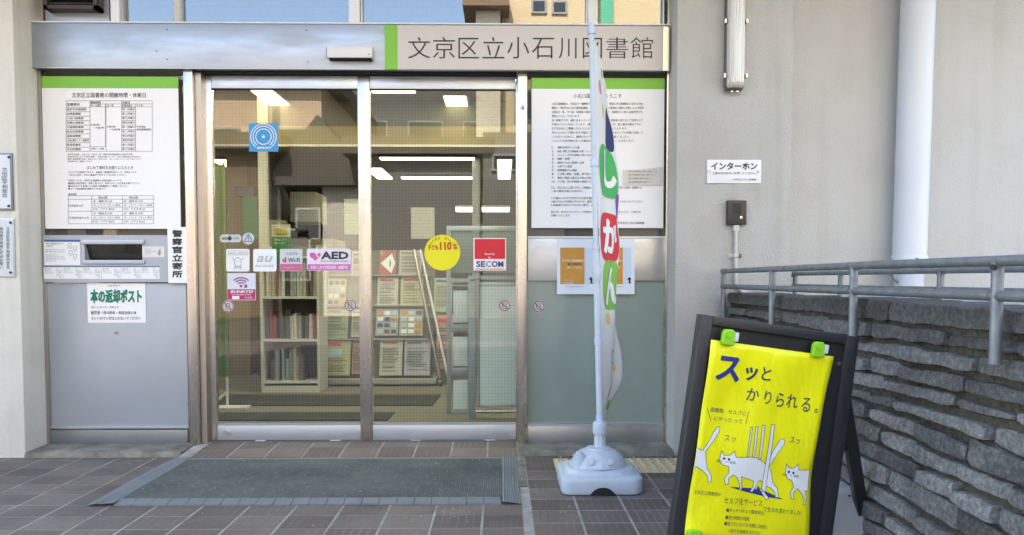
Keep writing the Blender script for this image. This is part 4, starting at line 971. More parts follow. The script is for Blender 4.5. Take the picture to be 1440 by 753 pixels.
A = lambda n_, m, *c, b=.0: MB().box(*c, b=b).build(n_, m, ab, smooth=b > 0, local=True)
A('side_rail', BLACKW, W0, W0 + RW * .82, -.012, TH, H0, H1, b=.003); A('side_rail', BLACKW, W1 - RW, W1, -.012, TH, H0, H1, b=.003)
A('top_rail', BLACKW, W0 + RW * .82 + .0005, W1 - RW - .0005, -.0115, TH, H1 - RW * .62, H1, b=.003); A('bottom_rail', BLACKW, W0 + RW * .82 + .0005, W1 - RW - .0005, -.0115, TH, -.70, -.655, b=.003)
A('writing_panel', mat('black_panel', (.022, .024, .028), .35), W0 + .03, W1 - .04, .004, .012, -.66, H1 - .02)
# rear frame, hinged at the top
bl = MB()
def seg(p, q, w_, t_):
    p, q = Vector(p), Vector(q); d = (q - p).normalized(); a = Vector((1, 0, 0)); b = d.cross(a).normalized()
    vs = []
    for c in (p, q):
        for i, j in ((-1, -1), (1, -1), (1, 1), (-1, 1)): vs.append(c + a * i * w_ / 2 + b * j * t_ / 2)
    return MB().add(vs, [(3, 2, 1, 0), (4, 5, 6, 7), (0, 1, 5, 4), (1, 2, 6, 5), (2, 3, 7, 6), (3, 0, 4, 7)])
hy, hz = .034, -.03
MW = Matrix.Translation(O) @ M; MI = MW.inverted()
foot_r = P(1222, 781, z=.008); foot_l = foot_r - .46 * Vector((rv.x, rv.y, 0)).normalized(); foot_l.z = .008
f_r, f_l = MI @ foot_r, MI @ foot_l; h_r, h_l = Vector((W1 - .028, hy, hz)), Vector((W0 + .03, hy, hz))
seg(h_r, f_r, .045, .022).build('rear_leg', BLACKW, ab, local=True); seg(h_l, f_l, .045, .022).build('rear_leg', BLACKW, ab, local=True)
for t1 in (.40, .86):
    p_, q_ = h_l.lerp(f_l, t1), h_r.lerp(f_r, t1); MB().tube([p_.lerp(q_, .05), p_.lerp(q_, .95)], .014, 4).build('cross_bar', BLACKW, ab, local=True)
for x in (W0 + .05, W1 - .05): MB().tube([(x, .0, -.02), (x, .04, -.02)], .006, 10).build('hinge', STEEL_DK, ab, smooth=True, local=True)
for x in (W1 - .020,):
    MB().tube([(x + .005, .03, -.25), (x + .012, .05, -.30), (x + .012, .06, -.36)], .003, 6).build('stay', STEEL_DK, ab, smooth=True, local=True)
def board(a, b, l=0.0):
    """poster surface: a 0...42 right, b 0...594 down; it bulges and its right edge curls"""
    bow = .012 * (a / .42) ** 2 * math.sin(min(1, b / .594) * math.pi) + .003 * math.sin(b * 22 + a * 6) + .0025 * math.sin(a * 30 + b * 9)
    cut = .030 * (a / .42) ** 3 * math.sin(min(1, b / .594) * math.pi) ** 1.2
    f_ = max(0, 1 - b / .03); 
    return Vector((a - cut, -.016 - bow * (1 - f_) - l, -b))
YP_ = mat('yellow_poster_paper', (.90, .88, .012), .28, var=.6, vscale=7, stretch=(1, 1, .5), col2=(.78, .74, .005), bump=.9, bscale=11, bdist=.012)
nu, nv2 = 22, 34
mb = MB(); mb.add([board(.42 * i / nu, .594 * j / nv2) for j in range(nv2 + 1) for i in range(nu + 1)], [(j * (nu + 1) + i, j * (nu + 1) + i + 1, (j + 1) * (nu + 1) + i + 1, (j + 1) * (nu + 1) + i) for j in range(nv2) for i in range(nu)])
ps = mb.build('poster_sheet', YP_, None, smooth=True, local=True); ps.matrix_local = Matrix.Translation(O) @ M
so = ps.modifiers.new('thickness', 'SOLIDIFY'); so.thickness = .0006; so.offset = 1
tag(ps, 'yellow paper poster with three white cats and Japanese writing clipped to the a-board', 'poster')
ORG_OF[ps.name] = Vector((0, 0, 0))
def uvp(px, py):                         # photo position on the poster -> metres on the sheet
    dx, dy = px - 1000, py - 483; det = 170 * 269 - 13 * (-45)
    s_ = (dx * 269 + 45 * dy) / det; t_ = (170 * dy - 13 * dx) / det
    return s_ * .42, t_ * .594
pr = Print(lambda a, b, l: board(max(0.001, min(a, .419)), b, l), dice=.014)
INKP = mat('dark_poster_ink', (.03, .045, .075), .55); NAVP = mat('navy_poster_ink', (.02, .035, .22), .5); CATW = mat('cat_white', (.78, .82, .84), .55)
def PT(body, px, py, w_, h_, m=INKP, off=.0, dice=.0, sk=0.0):
    a, b = uvp(px, py); pr.text(body, a, b, a + w_, b + h_, m, off=off, lift=.0012, res=3, dice=dice)
PT('ス', 1008, 503, .082, .076, NAVP, off=.05, dice=.3); PT('ッ', 1046, 517, .042, .042, INKP, off=.04, dice=.4); PT('と', 1069, 516, .031, .041, INKP, off=.012)
for i, (ch_, px_, py_, w_, h_) in enumerate((('か', 1048, 546, .041, .039), ('り', 1072, 549, .024, .041), ('ら', 1089, 551, .030, .043), ('れ', 1105, 552, .041, .043), ('る', 1127, 556, .033, .044), ('。', 1145, 571, .012, .013))):
    PT(ch_, px_, py_, w_, h_, INKP, off=.008)
PT('図書館、セルフに', 997, 575.5, .118, .014); PT('にやったって', 1001, 587.5, .094, .013)
def seg2(p, q, w_=.0016, m=INKP): pr.line([uvp(*p), uvp(*q)], w_, m)
seg2((991.5, 577), (996, 594)); seg2((1048, 579), (1043, 596))
PT('スッ', 1014, 613, .036, .018); PT('スッ', 1107, 612, .038, .020)
CC = lambda x, y: uvp(950 + x / 5.79, 580 + y / 5.79)
def cshape(pts, m=CATW, lift=.0006, outline=True, w_=.0017, closed=True):
    q = [CC(*p) for p in pts]
    # cut long runs into short ones
    d = []
    for (a, b), (c, e) in zip(q, q[1:] + q[:1]):
        n = max(1, int(math.hypot(c - a, e - b) / .012))
        for k in range(n): d.append((a + (c - a) * k / n, b + (e - b) * k / n))
    if m: pr.poly(d, m, lift, 'print')
    if outline: pr.line(d, w_, INKP, lift + .0003, 'print', closed=closed)
cshape([(385, 603), (560, 612), (700, 640), (835, 698), (690, 683), (520, 643)], NAVP, .0004, False)
for a in ([(672, 100), (692, 100), (650, 378), (632, 372)], [(615, 112), (633, 112), (598, 362), (580, 358)], [(575, 120), (588, 120), (545, 357), (532, 357)]): cshape(a, CATW, .0004)
cat = [(325, 365), (338, 318), (358, 352), (400, 350), (438, 315), (446, 362), (500, 365), (560, 358), (610, 362), (660, 387), (690, 410), (715, 385), (780, 270), (825, 212), (845, 203), (862, 215), (855, 250), (790, 340), (728, 430), (745, 480), (752, 560), (790, 612), (790, 682), (768, 685), (766, 645), (740, 612), (690, 590), (670, 570), (650, 545), (632, 560), (612, 602), (580, 645), (562, 640), (590, 590), (592, 555), (565, 545), (488, 520), (492, 575), (492, 625), (472, 628), (476, 580), (455, 530), (425, 505), (388, 530), (382, 585), (362, 585), (350, 540), (388, 490), (388, 440), (345, 430), (315, 400)]
cshape(cat, CATW, .0006)
cshape([(120, 285), (165, 310), (190, 318), (240, 250), (285, 170), (320, 125), (335, 130), (330, 165), (280, 240), (212, 325), (222, 460), (255, 520), (250, 570), (228, 572), (225, 520), (180, 475), (135, 447), (115, 490), (78, 535), (84, 460), (95, 380)])
cshape([(868, 450), (872, 405), (895, 440), (935, 440), (978, 405), (982, 455), (1090, 452), (1062, 628), (1032, 625), (1040, 690), (1025, 740), (1005, 740), (1020, 700), (1000, 650), (965, 605), (925, 640), (920, 695), (900, 690), (895, 640), (930, 590), (915, 540), (880, 530), (862, 490)])
cshape([(748, 92), (775, 92), (690, 640), (655, 640)], CATW, .0011)
cshape([(640, 622), (660, 618), (715, 693), (690, 705)], CATW, .0013); cshape([(632, 590), (655, 640), (610, 640)], NAVP, .0005, False)
for ex, ey in ((355, 377), (391, 382), (893, 472), (932, 479)): pr.ell(*CC(ex, ey), .0042, .004, INKP, .0012)
for cx_, cy_ in ((370, 392), (908, 490)):
    pr.line([CC(cx_, cy_), CC(cx_, cy_ + 12), CC(cx_ + 9, cy_ + 12)], .0012, INKP, .0012)
    for j in (0, 9, 17):
        pr.line([CC(cx_ - 34, cy_ + 2 + j * .8), CC(cx_ - 72, cy_ - 4 + j)], .0010, INKP, .0012); pr.line([CC(cx_ + 26, cy_ + 8 + j * .6), CC(cx_ + 72, cy_ + 8 + j)], .0010, INKP, .0012)
PT('文京区立図書館が', 971, 690, .088, .012); PT('セルフ化サービス', 1011, 698, .132, .021); PT('で生まれ変わりました！', 1065, 711, .135, .0155)
for s_, px_, py_, w_ in (('■タッチパネルで簡単貸出', 1013, 713.5, .128), ('■待ち時間の短縮', 1011, 723.5, .082), ('■借りたいものを気軽に自由に', 1009, 732, .146), ('→新たな価値をあなたに', 1014, 742, .110)): PT(s_, px_, py_, w_, .0125)
PT('検索', 1101, 751, .025, .010)
pr.build(ps, local=True)
def clip(x, z, flip=1, lab=''):
    c = MB(); y0, y1 = -.034, -.018
    prof = [(-.022, -.012), (-.022, .016), (-.016, .027), (.010, .029), (.020, .020), (.022, -.010), (.018, -.020), (-.018, -.020)]
    c.prism([(x + a, z + flip * b) for a, b in prof], y0, y1).add([], [])
    o = c.build('clip', CLIPG, None, local=True); o.matrix_local = Matrix.Translation(O) @ M; bv = o.modifiers.new('soft', 'BEVEL'); bv.width = .004; bv.segments = 3; bv.limit_method = 'ANGLE'
    tag(o, lab, 'clip', 'green clips holding the yellow poster'); ORG_OF[o.name] = Vector((0, 0, 0))
    MB().box(x + .016, x + .027, -.040, -.016, z - .006, z + flip * .022, b=.003).build('clip_spring', mat('clear_plastic', (.6, .63, .65), .2), o, smooth=True, local=True)
    MB().tube([(x - .003, y0 - .003, z + flip * .012), (x - .003, y0 + .001, z + flip * .012)], .010, 14).build('thumb_pad', CLIPG, o, smooth=True, local=True)
    return o
a, b = uvp(1021, 480); clip(a, -b, 1, 'lime green clip at the top left corner of the yellow poster')
a, b = uvp(1145, 489); clip(a, -b, 1, 'lime green clip at the top right corner of the yellow poster')
a, b = uvp(966, 752); clip(a, -b, -1, 'lime green clip at the bottom left corner of the yellow poster')
# white weight standing behind the board
wx, wy = 1.20, 2.62
wc = P(1184, 690, 2.62)
wt = thing('weight', (wc.x - .04, 2.62, 0), 'white plastic ballast tank wedged behind the a-board', 'weight')
ct = MB(); zt2 = P(1184, 682, 2.62).z; x_l, x_r = wc.x - .12, wc.x + .025
secs = [(0, x_l - .04, x_r + .10), (.02, x_l - .045, x_r + .104), (zt2 * .5, x_l - .02, x_r + .055), (zt2 - .012, x_l, x_r + .004), (zt2, x_l + .01, x_r - .008)]
vs = []
for i, (z, a, b) in enumerate(secs):
    d = .085 - .025 * i / 4 - (.008 if i == 4 else 0); q = .015
    for (x, y) in ((a + q, 2.62 - d), (b - q, 2.62 - d), (b, 2.62 - d + q), (b, 2.62 + d - q), (b - q, 2.62 + d), (a + q, 2.62 + d), (a, 2.62 + d - q), (a, 2.62 - d + q)): vs.append((x, y, z + .004))
ct.add(vs, [(i * 8 + k, i * 8 + (k + 1) % 8, (i + 1) * 8 + (k + 1) % 8, (i + 1) * 8 + k) for i in range(4) for k in range(8)] + [tuple(32 + k for k in range(8)), tuple(reversed(range(8)))])
tk2 = ct.build('tank', mat('dull_white_plastic', (.42, .44, .46), .5, var=.3, vscale=9), wt); bv = tk2.modifiers.new('soft', 'BEVEL'); bv.width = .008; bv.segments = 3; bv.limit_method = 'ANGLE'
MB().tube([(x_r - .03, 2.62 - .062, zt2 - .02), (x_r - .03, 2.62 - .069, zt2 - .02)], .004, 8).build('plug', DARK, wt)

# ================================================================== DRY STONE WALL OF THE RAMP
ZTOP = .925
sw_ = thing('stone_wall', (XS, 2.9, 0), 'rough grey stone wall of flat stacked courses under the handrail', 'stone wall')
YS0, YS1 = .55, YW - .003
bx('mortar_core', mat('dark_joint_soil', (.115, .098, .075), 1.0, var=1, vscale=45, col2=(.05, .045, .036), bump=1, bscale=70, bdist=.02), XS + .030, XS + .26, YS0, YS1, -.02, ZTOP - .05, sw_)
NC = 15
def bound(k, y):
    if k <= 0: return -.01
    z = (ZTOP) * k / NC
    if k >= NC: return ZTOP + .004 * math.sin(y * 3)
    f = math.sin(math.pi * k / NC)
    return z + f * (.018 * math.sin(y * 1.7 + k * .45) + .006 * math.sin(y * 4.1 + k * 1.9)) + .002 * math.sin(y * 9 + k * 2.3)
rs = random.Random(21); n_st = 0
for k in range(NC):
    y = YS0 - rs.uniform(0, .2)
    while y < YS1 - .02:
        L_ = rs.uniform(.16, .46) if k < NC - 1 else rs.uniform(.45, .8)
        a, b = max(y, YS0), min(y + L_, YS1)
        y += L_ + rs.uniform(.004, .010)
        if YS1 - b < .10: b = YS1; y = YS1
        if b - a < .05: continue
        proud = rs.uniform(-.016, .018) if k < NC - 1 else -.006
        nseg = max(3, int((b - a) / .026)); gap = rs.uniform(.003, .008); sh = rs.random() * 50
        tilt_ = rs.uniform(-.006, .006); thin = rs.uniform(.003, .019) if k < NC - 1 else 0
        rows = [(-1, .060), (0, .002), (.10, .0), (.36, .001), (.64, .002), (.9, .004), (1, .008), (2, .060)]
        vs = []
        for i in range(nseg + 1):
            yy = a + (b - a) * i / nseg; e = min(i, nseg - i); rd = .005 if e == 0 else 0
            z0 = bound(k, yy) + gap + (.003 if e == 0 else 0) + .006 * noise.noise(Vector((yy * 12, k, sh))); z1 = bound(k + 1, yy) - gap * .6 - thin - (.004 if e == 0 else 0) + .007 * noise.noise(Vector((yy * 14, k + 9, sh))) + tilt_ * (2 * i / nseg - 1) * (k < NC - 1)
            for t, d in rows:
                tt = max(0, min(1, t)); z = z0 + (z1 - z0) * tt
                x = XS - proud + d + rd + (  .006 * noise.noise(Vector((yy * 7, z * 12, sh))) + .004 * noise.noise(Vector((yy * 33, z * 60, sh))) if 0 <= t <= 1 else 0)
                if k == NC - 1 and t == 2: x = XS + .27
                vs.append((x, yy, z))
        R_ = len(rows)
        fs = [(i * R_ + q, i * R_ + q + 1, (i + 1) * R_ + q + 1, (i + 1) * R_ + q) for i in range(nseg) for q in range(R_ - 1)] + [tuple(range(R_)), tuple(nseg * R_ + q for q in reversed(range(R_)))]
        o = MB().add(vs, fs).build('stone', STONE, sw_); n_st += 1
        o.data.polygons.foreach_set('use_smooth', [True] * len(o.data.polygons)); 
        try: o.data.set_sharp_from_angle(angle=rad(22))
        except Exception: pass
# ramp slab and its far kerb behind the wall
struct(bx('ramp', mat('pale_ramp_screed', (.42, .42, .40), .85, var=.4, vscale=9, bump=.3, bscale=90), XS + .262, 6.5, .4, 4.399, -.05, .900))
# ------------------------------------------------------------------ handrails
XRL = XS - .032; XRF = 1.70
def handrail(x, ys, z0, lab, top=1.040, low=.957, ends=(None, None), thick=.0138):
    t = thing('handrail', (x, (ys[0] + ys[-1]) / 2, z0), lab, 'handrail', 'galvanised handrails of the ramp')
    ya, yb = ends
    MB().tube([(x, ya, top + .0), (x, (ya + yb) / 2, top + .004), (x, yb - .012, top), (x, yb, top - .012)], thick, 14).build('top_rail', GALV, t, smooth=True)
    MB().tube([(x, ya, low), (x, yb, low)], thick * .95, 14).build('lower_rail', GALV, t, smooth=True)
    for y in ys:
        MB().tube([(x + .0, y, z0), (x, y, top)], thick * 1.02, 14).build('post', GALV, t, smooth=True)
        for z in (top, low): MB().tube([(x, y - .018, z), (x, y - .016, z)], thick * 1.12, 14).tube([(x, y + .016, z), (x, y + .018, z)], thick * 1.12, 14).build('weld_ring', GALV, t, smooth=True)
        if z0 < .85: MB().tube([(x, y, z0 - .004), (x, y, z0 + .001)], thick * 1.18, 14).tube([(x + .005, y, z0 + .03), (x + .045, y, z0 + .03)], .006, 8).build('bracket', GALV, t, smooth=True)
    return t
hr1 = handrail(XRL, [4.11, 3.37, 2.587, 1.833, 1.08], .792, 'near galvanised double pipe handrail fixed to the stone wall face', top=1.041, ends=(.6, 4.124))
c = (XRL - .0150, 1.826, 1.028); MB().tube([c, (c[0] - .003, c[1] - .002, c[2])], .0075, 12).build('plug', RUBBER, hr1, smooth=True)
hr2 = handrail(XRF, [4.30, 3.72, 2.868, 2.02, 1.2], .901, 'far galvanised pipe handrail standing on the ramp behind the stone wall', top=1.028, ends=(.6, 4.33), thick=.0128)

# ================================================================== THINGS ON THE PILLAR
YPl = YW
x0, x1, z0, z1 = RC(994, 225, 1070.5, 258, YPl - .008)
o = thing('intercom_sign', ((x0 + x1) / 2, YPl, z0), 'small white sign lettered intercom above the black intercom box', 'sign')
bx('plate', mat('sign_white', (.80, .81, .82), .4), x0, x1, YPl - .008, YPl - .002, z0, z1, o, b=.001)
pr = Print(onY(YPl - .008)); pr.text('インターホン', 1000, 228.5, 1065, 239, INK, off=.03); pr.text('ご用の方はボタンを押してください。', 1002, 242, 1064, 245.8, INK, off=.01); pr.text('－文京区立小石川図書館－', 1027, 251.3, 1066.5, 254.3, INK); pr.build(o)
for px_ in (997.3, 1067): 
    c = P(px_, 241.3, YPl - .008); MB().tube([(c.x, YPl - .008, c.z), (c.x, YPl - .013, c.z)], .0085, 14).build('screw', STEEL_DK, o, smooth=True)
x0, x1, z0, z1 = RC(1023, 282, 1050, 316.5, YPl - .030)
o = thing('intercom', ((x0 + x1) / 2, YPl, z0), 'black intercom box with a speaker grille on the plastered pillar', 'intercom')
MB().box(x0, x1, YPl - .030, YPl - .001, z0, z1, b=.004).build('housing', INTERC, o, smooth=True)
for k in range(9): z_ = z1 - .022 - k * .0065; bx('grille_slot', DARK, x0 + .028, x1 - .032, YPl - .0309, YPl - .0302, z_, z_ + .0028, o)
c = P(1042, 306, YPl - .03); MB().tube([(c.x, YPl - .029, c.z), (c.x, YPl - .034, c.z)], .0075, 14).build('call_button', STEEL, o, smooth=True)
bx('seam', DARK, x0 + .004, x1 - .004, YPl - .0308, YPl - .0302, z0 + .014, z0 + .0155, o)
xc = (x0 + x1) / 2 - .002
cd = thing('conduit', (xc, YPl, .95), 'white painted cable conduit dropping from the intercom box', 'conduit')
MB().tube([(xc, YPl - .018, z0 - .002), (xc + .004, YPl - .018, .98), (xc + .010, YPl - .018, .955), (xc + .045, YPl - .018, .925), (xc + .09, YPl - .018, .915)], .0105, 12).build('pipe', mat('white_painted_pipe', (.62, .61, .57), .5, var=.5, vscale=50, col2=(.40, .37, .32)), cd, smooth=True)
MB().box(xc - .016, xc + .016, YPl - .030, YPl - .003, z0 - .034, z0 - .002, b=.003).build('connector', MATS['white_painted_pipe'], cd, smooth=True)
c = P(1035, 360, YPl); MB().box(xc - .036, xc - .010, YPl - .008, YPl - .001, c.z - .012, c.z + .012, b=.002).box(xc - .012, xc + .015, YPl - .0315, YPl - .001, c.z - .011, c.z + .011, b=.004).build('saddle', MATS['white_painted_pipe'], cd, smooth=True)
MB().box(xc + .016, xc + .038, YPl - .008, YPl - .001, c.z - .012, c.z + .012, b=.002).build('saddle_end', RUST, cd, smooth=True)
# wall lamp with ribbed tube cover
x0, x1, z0, z1 = RC(1024.5, -170, 1052, 125, YPl - .09)
o = thing('wall_lamp', ((x0 + x1) / 2, YPl, z0), 'long vertical tube lamp with ribbed clear cover on the pillar', 'wall lamp')
def lamp_sec(w_, d, y_base, n=14, rib=0.0):
    pts = []
    for k in range(n + 1):
        a = math.pi * k / n; rr = 1 + (rib if k % 2 else 0)
        pts.append((-w_ / 2 * math.cos(a) * rr, y_base - d * (max(0.0, math.sin(a)) ** .7) * rr))
    return pts
def lampbody(w_, d, yb, zb, zt, name, m, n=14, rib=0.0, rnd=.04):
    mb = MB(); zs = [(0, .55), (.15, .80), (.45, .95), (1, 1)]; vs = []; secs = [(zb + rnd * a, s_) for a, s_ in zs] + [(zt, 1)]
    for z, s_ in secs:
        for x, y in lamp_sec(w_ * (s_ * .5 + .5), d * s_, yb, n, rib): vs.append(((x0 + x1) / 2 + x, y, z))
    q = n + 1
    mb.add(vs, [(i * q + k, i * q + k + 1, (i + 1) * q + k + 1, (i + 1) * q + k) for i in range(len(secs) - 1) for k in range(n)] + [tuple(range(q)), tuple((len(secs) - 1) * q + k for k in reversed(range(q)))])
    return mb.build(name, m, o, smooth=(rib == 0))
w_ = x1 - x0
bx('back_plate', mat('lamp_grey', (.34, .34, .32), .5), x0 + .004, x1 - .004, YPl - .030, YPl - .001, z0 + .02, z1, o, b=.006)
lampbody(w_ * 1.02, .030, YPl - .028, z0, z1, 'gasket_rim', mat('lamp_rim_dark', (.10, .09, .07), .4))
m_, n_, l_, p_ = nt('ribbed_clear_cover'); p_.inputs['Base Color'].default_value = (.62, .60, .52, 1); p_.inputs['Roughness'].default_value = .16; p_.inputs['Coat Weight'].default_value = .6; p_.inputs['Specular IOR Level'].default_value = .8
lampbody(w_ * .86, .062, YPl - .045, z0 + .012, z1, 'ribbed_cover', m_, n=26, rib=.035, rnd=.05)
for px_, s_ in ((1025, -1), (1053, 1)):
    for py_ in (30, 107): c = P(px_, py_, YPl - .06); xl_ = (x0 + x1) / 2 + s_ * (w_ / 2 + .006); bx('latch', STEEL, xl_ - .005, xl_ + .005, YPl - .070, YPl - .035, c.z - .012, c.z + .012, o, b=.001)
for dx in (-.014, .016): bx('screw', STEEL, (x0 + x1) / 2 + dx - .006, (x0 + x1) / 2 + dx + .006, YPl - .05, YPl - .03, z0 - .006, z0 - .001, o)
# drain pipe
cxp = P(1279, 350, 4.29).x; zf = P(1280, 366, 4.2).z
o = thing('drain_pipe', (cxp, 4.29, .9), 'thick white vertical drain pipe against the side wall', 'drain pipe')
MB().tube([(cxp, 4.29, zf + .02), (cxp + .022, 4.29, 3.1)], .0905, 28).build('pipe', PIPEW, o, smooth=True)
MB().lathe((cxp, 4.29, zf - .04), [(.096, 0), (.100, .01), (.128, .018), (.128, .034), (.100, .040), (.094, .070)], 28).build('flange', PIPEW, o, smooth=True)
MB().tube([(cxp, 4.29, .902), (cxp, 4.29, zf - .055), (cxp, 4.29, zf - .04)], [.078, .078, .086], 28).build('lower_pipe', PIPEW, o, smooth=True)
for dx, dz in ((-.118, 0), (.118, 0), (-.02, 0)): MB().tube([(cxp + dx, 4.29 - (.02 if abs(dx) > .1 else .118), zf - .045), (cxp + dx, 4.29 - (.02 if abs(dx) > .1 else .118), zf + .012)], .009, 8).build('bolt', GALV, o, smooth=True)
MB().tube([(cxp - .08, 4.26, .98), (cxp - .11, 4.25, 1.0), (cxp - .12, 4.25, 1.03)], .008, 8).build('clamp_hook', GALV, o, smooth=True)

# ------------------------------------------------------------------ plaques on the left wall
for k, (rc, rows, lab) in enumerate((((-60, 215.5, 17.5, 296), [('文京区平和宣言', 2.5, 10.5)], 'upper grey framed plaque with one column of brush lettering'), ((-60, 307.5, 20, 389.5), [('文京区非核平和都市宣言', 8.5, 13.5), ('核兵器の廃絶と平和を願い', -.5, 4)], 'lower pale plaque with two columns of small lettering'))):
    x0, x1, z0, z1 = RC(*rc, YW - .012); o = thing('plaque', ((x0 + x1) / 2, YW, z0), lab, 'plaque', 'metal plaques on the left wall')
    bx('frame', mat('plaque_frame', (.20, .23, .26), .4, .6) if k == 0 else ALU_RAIL, x0, x1, YW - .012, YW - .001, z0, z1, o, b=.001)
    e = .010 if k == 0 else .005; bx('plate', mat('plaque_plate%d' % k, ((.58, .62, .66), (.52, .58, .60))[k], .35, .3), x0 + e, x1 - e, YW - .0150, YW - .0125, z0 + e, z1 - e, o)
    pr = Print(onY(YW - .015)); 
    for body_, a, b in rows: pr.text(body_, a, rc[1] + (20 if k == 0 else 12), b, rc[3] - (18 if k == 0 else 11), INK, vert=True)
    if k == 0:
        for a in (-12, -22, -32): pr.text('平和を願う区民の宣言', a, rc[1] + 10, a + 5, rc[3] - 10, INK, vert=True)
    pr.build(o)
    for px_, py_ in ((rc[2] - 5, rc[1] + 6), (rc[2] - 5, rc[3] - 6)): c = P(px_, py_, YW - .015); MB().tube([(c.x, YW - .0150, c.z), (c.x, YW - .019, c.z)], .007, 10).build('screw', RUBBER, o, smooth=True)

# ================================================================== INSIDE THE READING ROOM
LIT = emit('lit_tube_warm', (1.0, .93, .50), 1.5); LITW = emit('lit_tube_white', (1, 1, .93), 1.7)
def ceil_light(x0, x1, y0, y1, label, z=ZI, m=LIT):
    t = thing('ceiling_light', ((x0 + x1) / 2, (y0 + y1) / 2, z - .03), label, 'ceiling light', 'fluorescent ceiling lights')
    bx('housing', CEIL, x0 - .02, x1 + .02, y0 - .02, y1 + .02, z - .03, z - .001, t); bx('diffuser', m, x0, x1, y0, y1, z - .042, z - .0305, t)
zc_ = ZI - .04
def cl_px(p, q, w_, label, m=LIT):
    a, b = P(*p, z=zc_), P(*q, z=zc_)
    if abs(a.y - b.y) > abs(a.x - b.x): ceil_light((a.x + b.x) / 2 - w_ / 2, (a.x + b.x) / 2 + w_ / 2, min(a.y, b.y), max(a.y, b.y), label, m=m)
    else: ceil_light(min(a.x, b.x), max(a.x, b.x), (a.y + b.y) / 2 - w_ / 2, (a.y + b.y) / 2 + w_ / 2, label, m=m)
cl_px((372, 128), (409, 164), .17, 'slanting warm tube light nearest the blue sticker, behind the left door')
cl_px((522, 128), (583, 128), .14, 'short warm tube light high at the left of the right door')
cl_px((521, 160), (605, 160), .09, 'long thin warm tube light left of the square panel light', )
cl_px((640, 137), (646, 164), .19, 'bright square panel light high behind the right door')
for k, (a, b, y) in enumerate(((440, 500, 159), (462, 503, 155), (478, 504, 151.5))): cl_px((a, y), (b, y), .05, ['lowest', 'middle', 'highest'][k] + ' of three thin tube lights beside the middle door stile', m=LITW)
# lower ceiling beyond the soffit
ZL = P(600, 206, 6.9).z + .02
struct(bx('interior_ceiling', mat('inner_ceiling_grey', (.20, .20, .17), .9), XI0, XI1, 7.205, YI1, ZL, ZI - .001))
zc_ = ZL - .04
def low_light(a, b, y, w_, label, m=LITW):
    p, q = P(a, y, z=zc_), P(b, y, z=zc_); ceil_light(p.x, q.x, p.y - w_ / 2, p.y + w_ / 2, label, z=ZL, m=m)
low_light(535, 667, 224, .10, 'longest thin white tube light across the inner ceiling')
low_light(565, 667, 251, .10, 'thin white tube light below the longest one')
p, q = P(700, 226, z=zc_), P(700, 252, z=zc_); ceil_light(p.x, p.x + .14, p.y, (p.y + q.y) / 2 - .06, 'nearer half of the narrow panel light by the right stile', z=ZL); ceil_light(p.x, p.x + .14, (p.y + q.y) / 2 + .06, q.y, 'farther half of the narrow panel light by the right stile', z=ZL)
p, q = P(521, 238, z=zc_), P(534, 252, z=zc_); ceil_light(p.x - .05, p.x + .12, p.y, q.y, 'short tube light at the left edge of the right door', z=ZL)
p, q = P(303, 226, z=zc_), P(325, 237, z=zc_); ceil_light(p.x - .05, p.x + .12, p.y, q.y, 'short tube light above the green banner', z=ZL)
# lit strip lamps of the far desk
for a, b, lab in ((640, 669, 'left lit white strip lamp over the far desk'), (677, 717, 'right lit white strip lamp over the far desk')):
    p, q = P(a, 296, 9.5), P(b, 296, 9.5); t = thing('desk_lamp', ((p.x + q.x) / 2, 9.5, p.z), lab, 'lamp', 'white strip lamps in the far room')
    bx('shade', ALU_W, p.x, q.x, 9.5, 9.62, p.z + .035, p.z + .06, t); bx('tube', LITW, p.x + .01, q.x - .01, 9.52, 9.60, p.z - .01, p.z + .034, t)
for k, (x_, y_) in enumerate(((-3.2, 5.3), (-1.9, 5.3), (-.6, 5.3), (.7, 5.3), (-1.2, 5.95), (.1, 5.95))):  # unseen lights added to brighten the room behind the doors
    ceil_light(x_ - .55, x_ + .55, y_ - .09, y_ + .09, ['first', 'second', 'third', 'fourth', 'fifth', 'sixth'][k] + ' added fill tube light just inside the entrance, unseen above the door heads', m=emit('lit_tube_fill', (1, .97, .86), 3.0))
# column
p, q = P(363, 250, 6.6), P(374.5, 250, 6.6); struct(bx('column', mat('pale_column', (.62, .60, .50), .7), p.x, q.x, 6.6, 6.66, .03, ZI - .001))
p, q = P(664, 250, 7.6), P(675, 250, 7.6); struct(bx('column', mat('grey_column', (.30, .31, .27), .7), p.x, q.x, 7.6, 7.7, .03, ZL - .001))
def cab(name, m, rc, Y, d, label, cat, b=.003):
    x0, x1, z0, z1 = RC(*rc, Y); return tag(bx(name, m, x0, x1, Y, Y + d, max(z0, .03), z1, b=b), label, cat)
# green banner stand
GB = mat('green_fabric', (.10, .22, .03), .8, var=.3, vscale=5)
x0, x1, z0, z1 = RC(292, 232, 319, 530, 5.6)
t = thing('green_banner', ((x0 + x1) / 2, 5.6, .03), 'tall green roll up banner inside at the left edge of the left door', 'banner')
mb = MB(); n = 10
mb.add([(x0 + (x1 - x0) * i / n, 5.6 + .012 * math.sin(i * 1.9), z) for z in (z0, z1) for i in range(n + 1)], [(i, i + 1, n + 2 + i, n + 1 + i) for i in range(n)]).build('fabric', GB, t, smooth=True)
MB().tube([(x1 - .02, 5.62, .035), (x1 - .02, 5.62, z1 + .02)], .010, 8).build('pole', ALU_W, t, smooth=True)
for z_ in (.05, .34): MB().tube([(x0, 5.45 + .17, z_ + .03 * 0), (x1 - .02, 5.62, z_ + .1)], .012, 6).build('brace', ALU_W, t)
bx('foot', ALU_W, x0 - .1, x1 + .16, 5.5, 5.62, .030, .048, t)
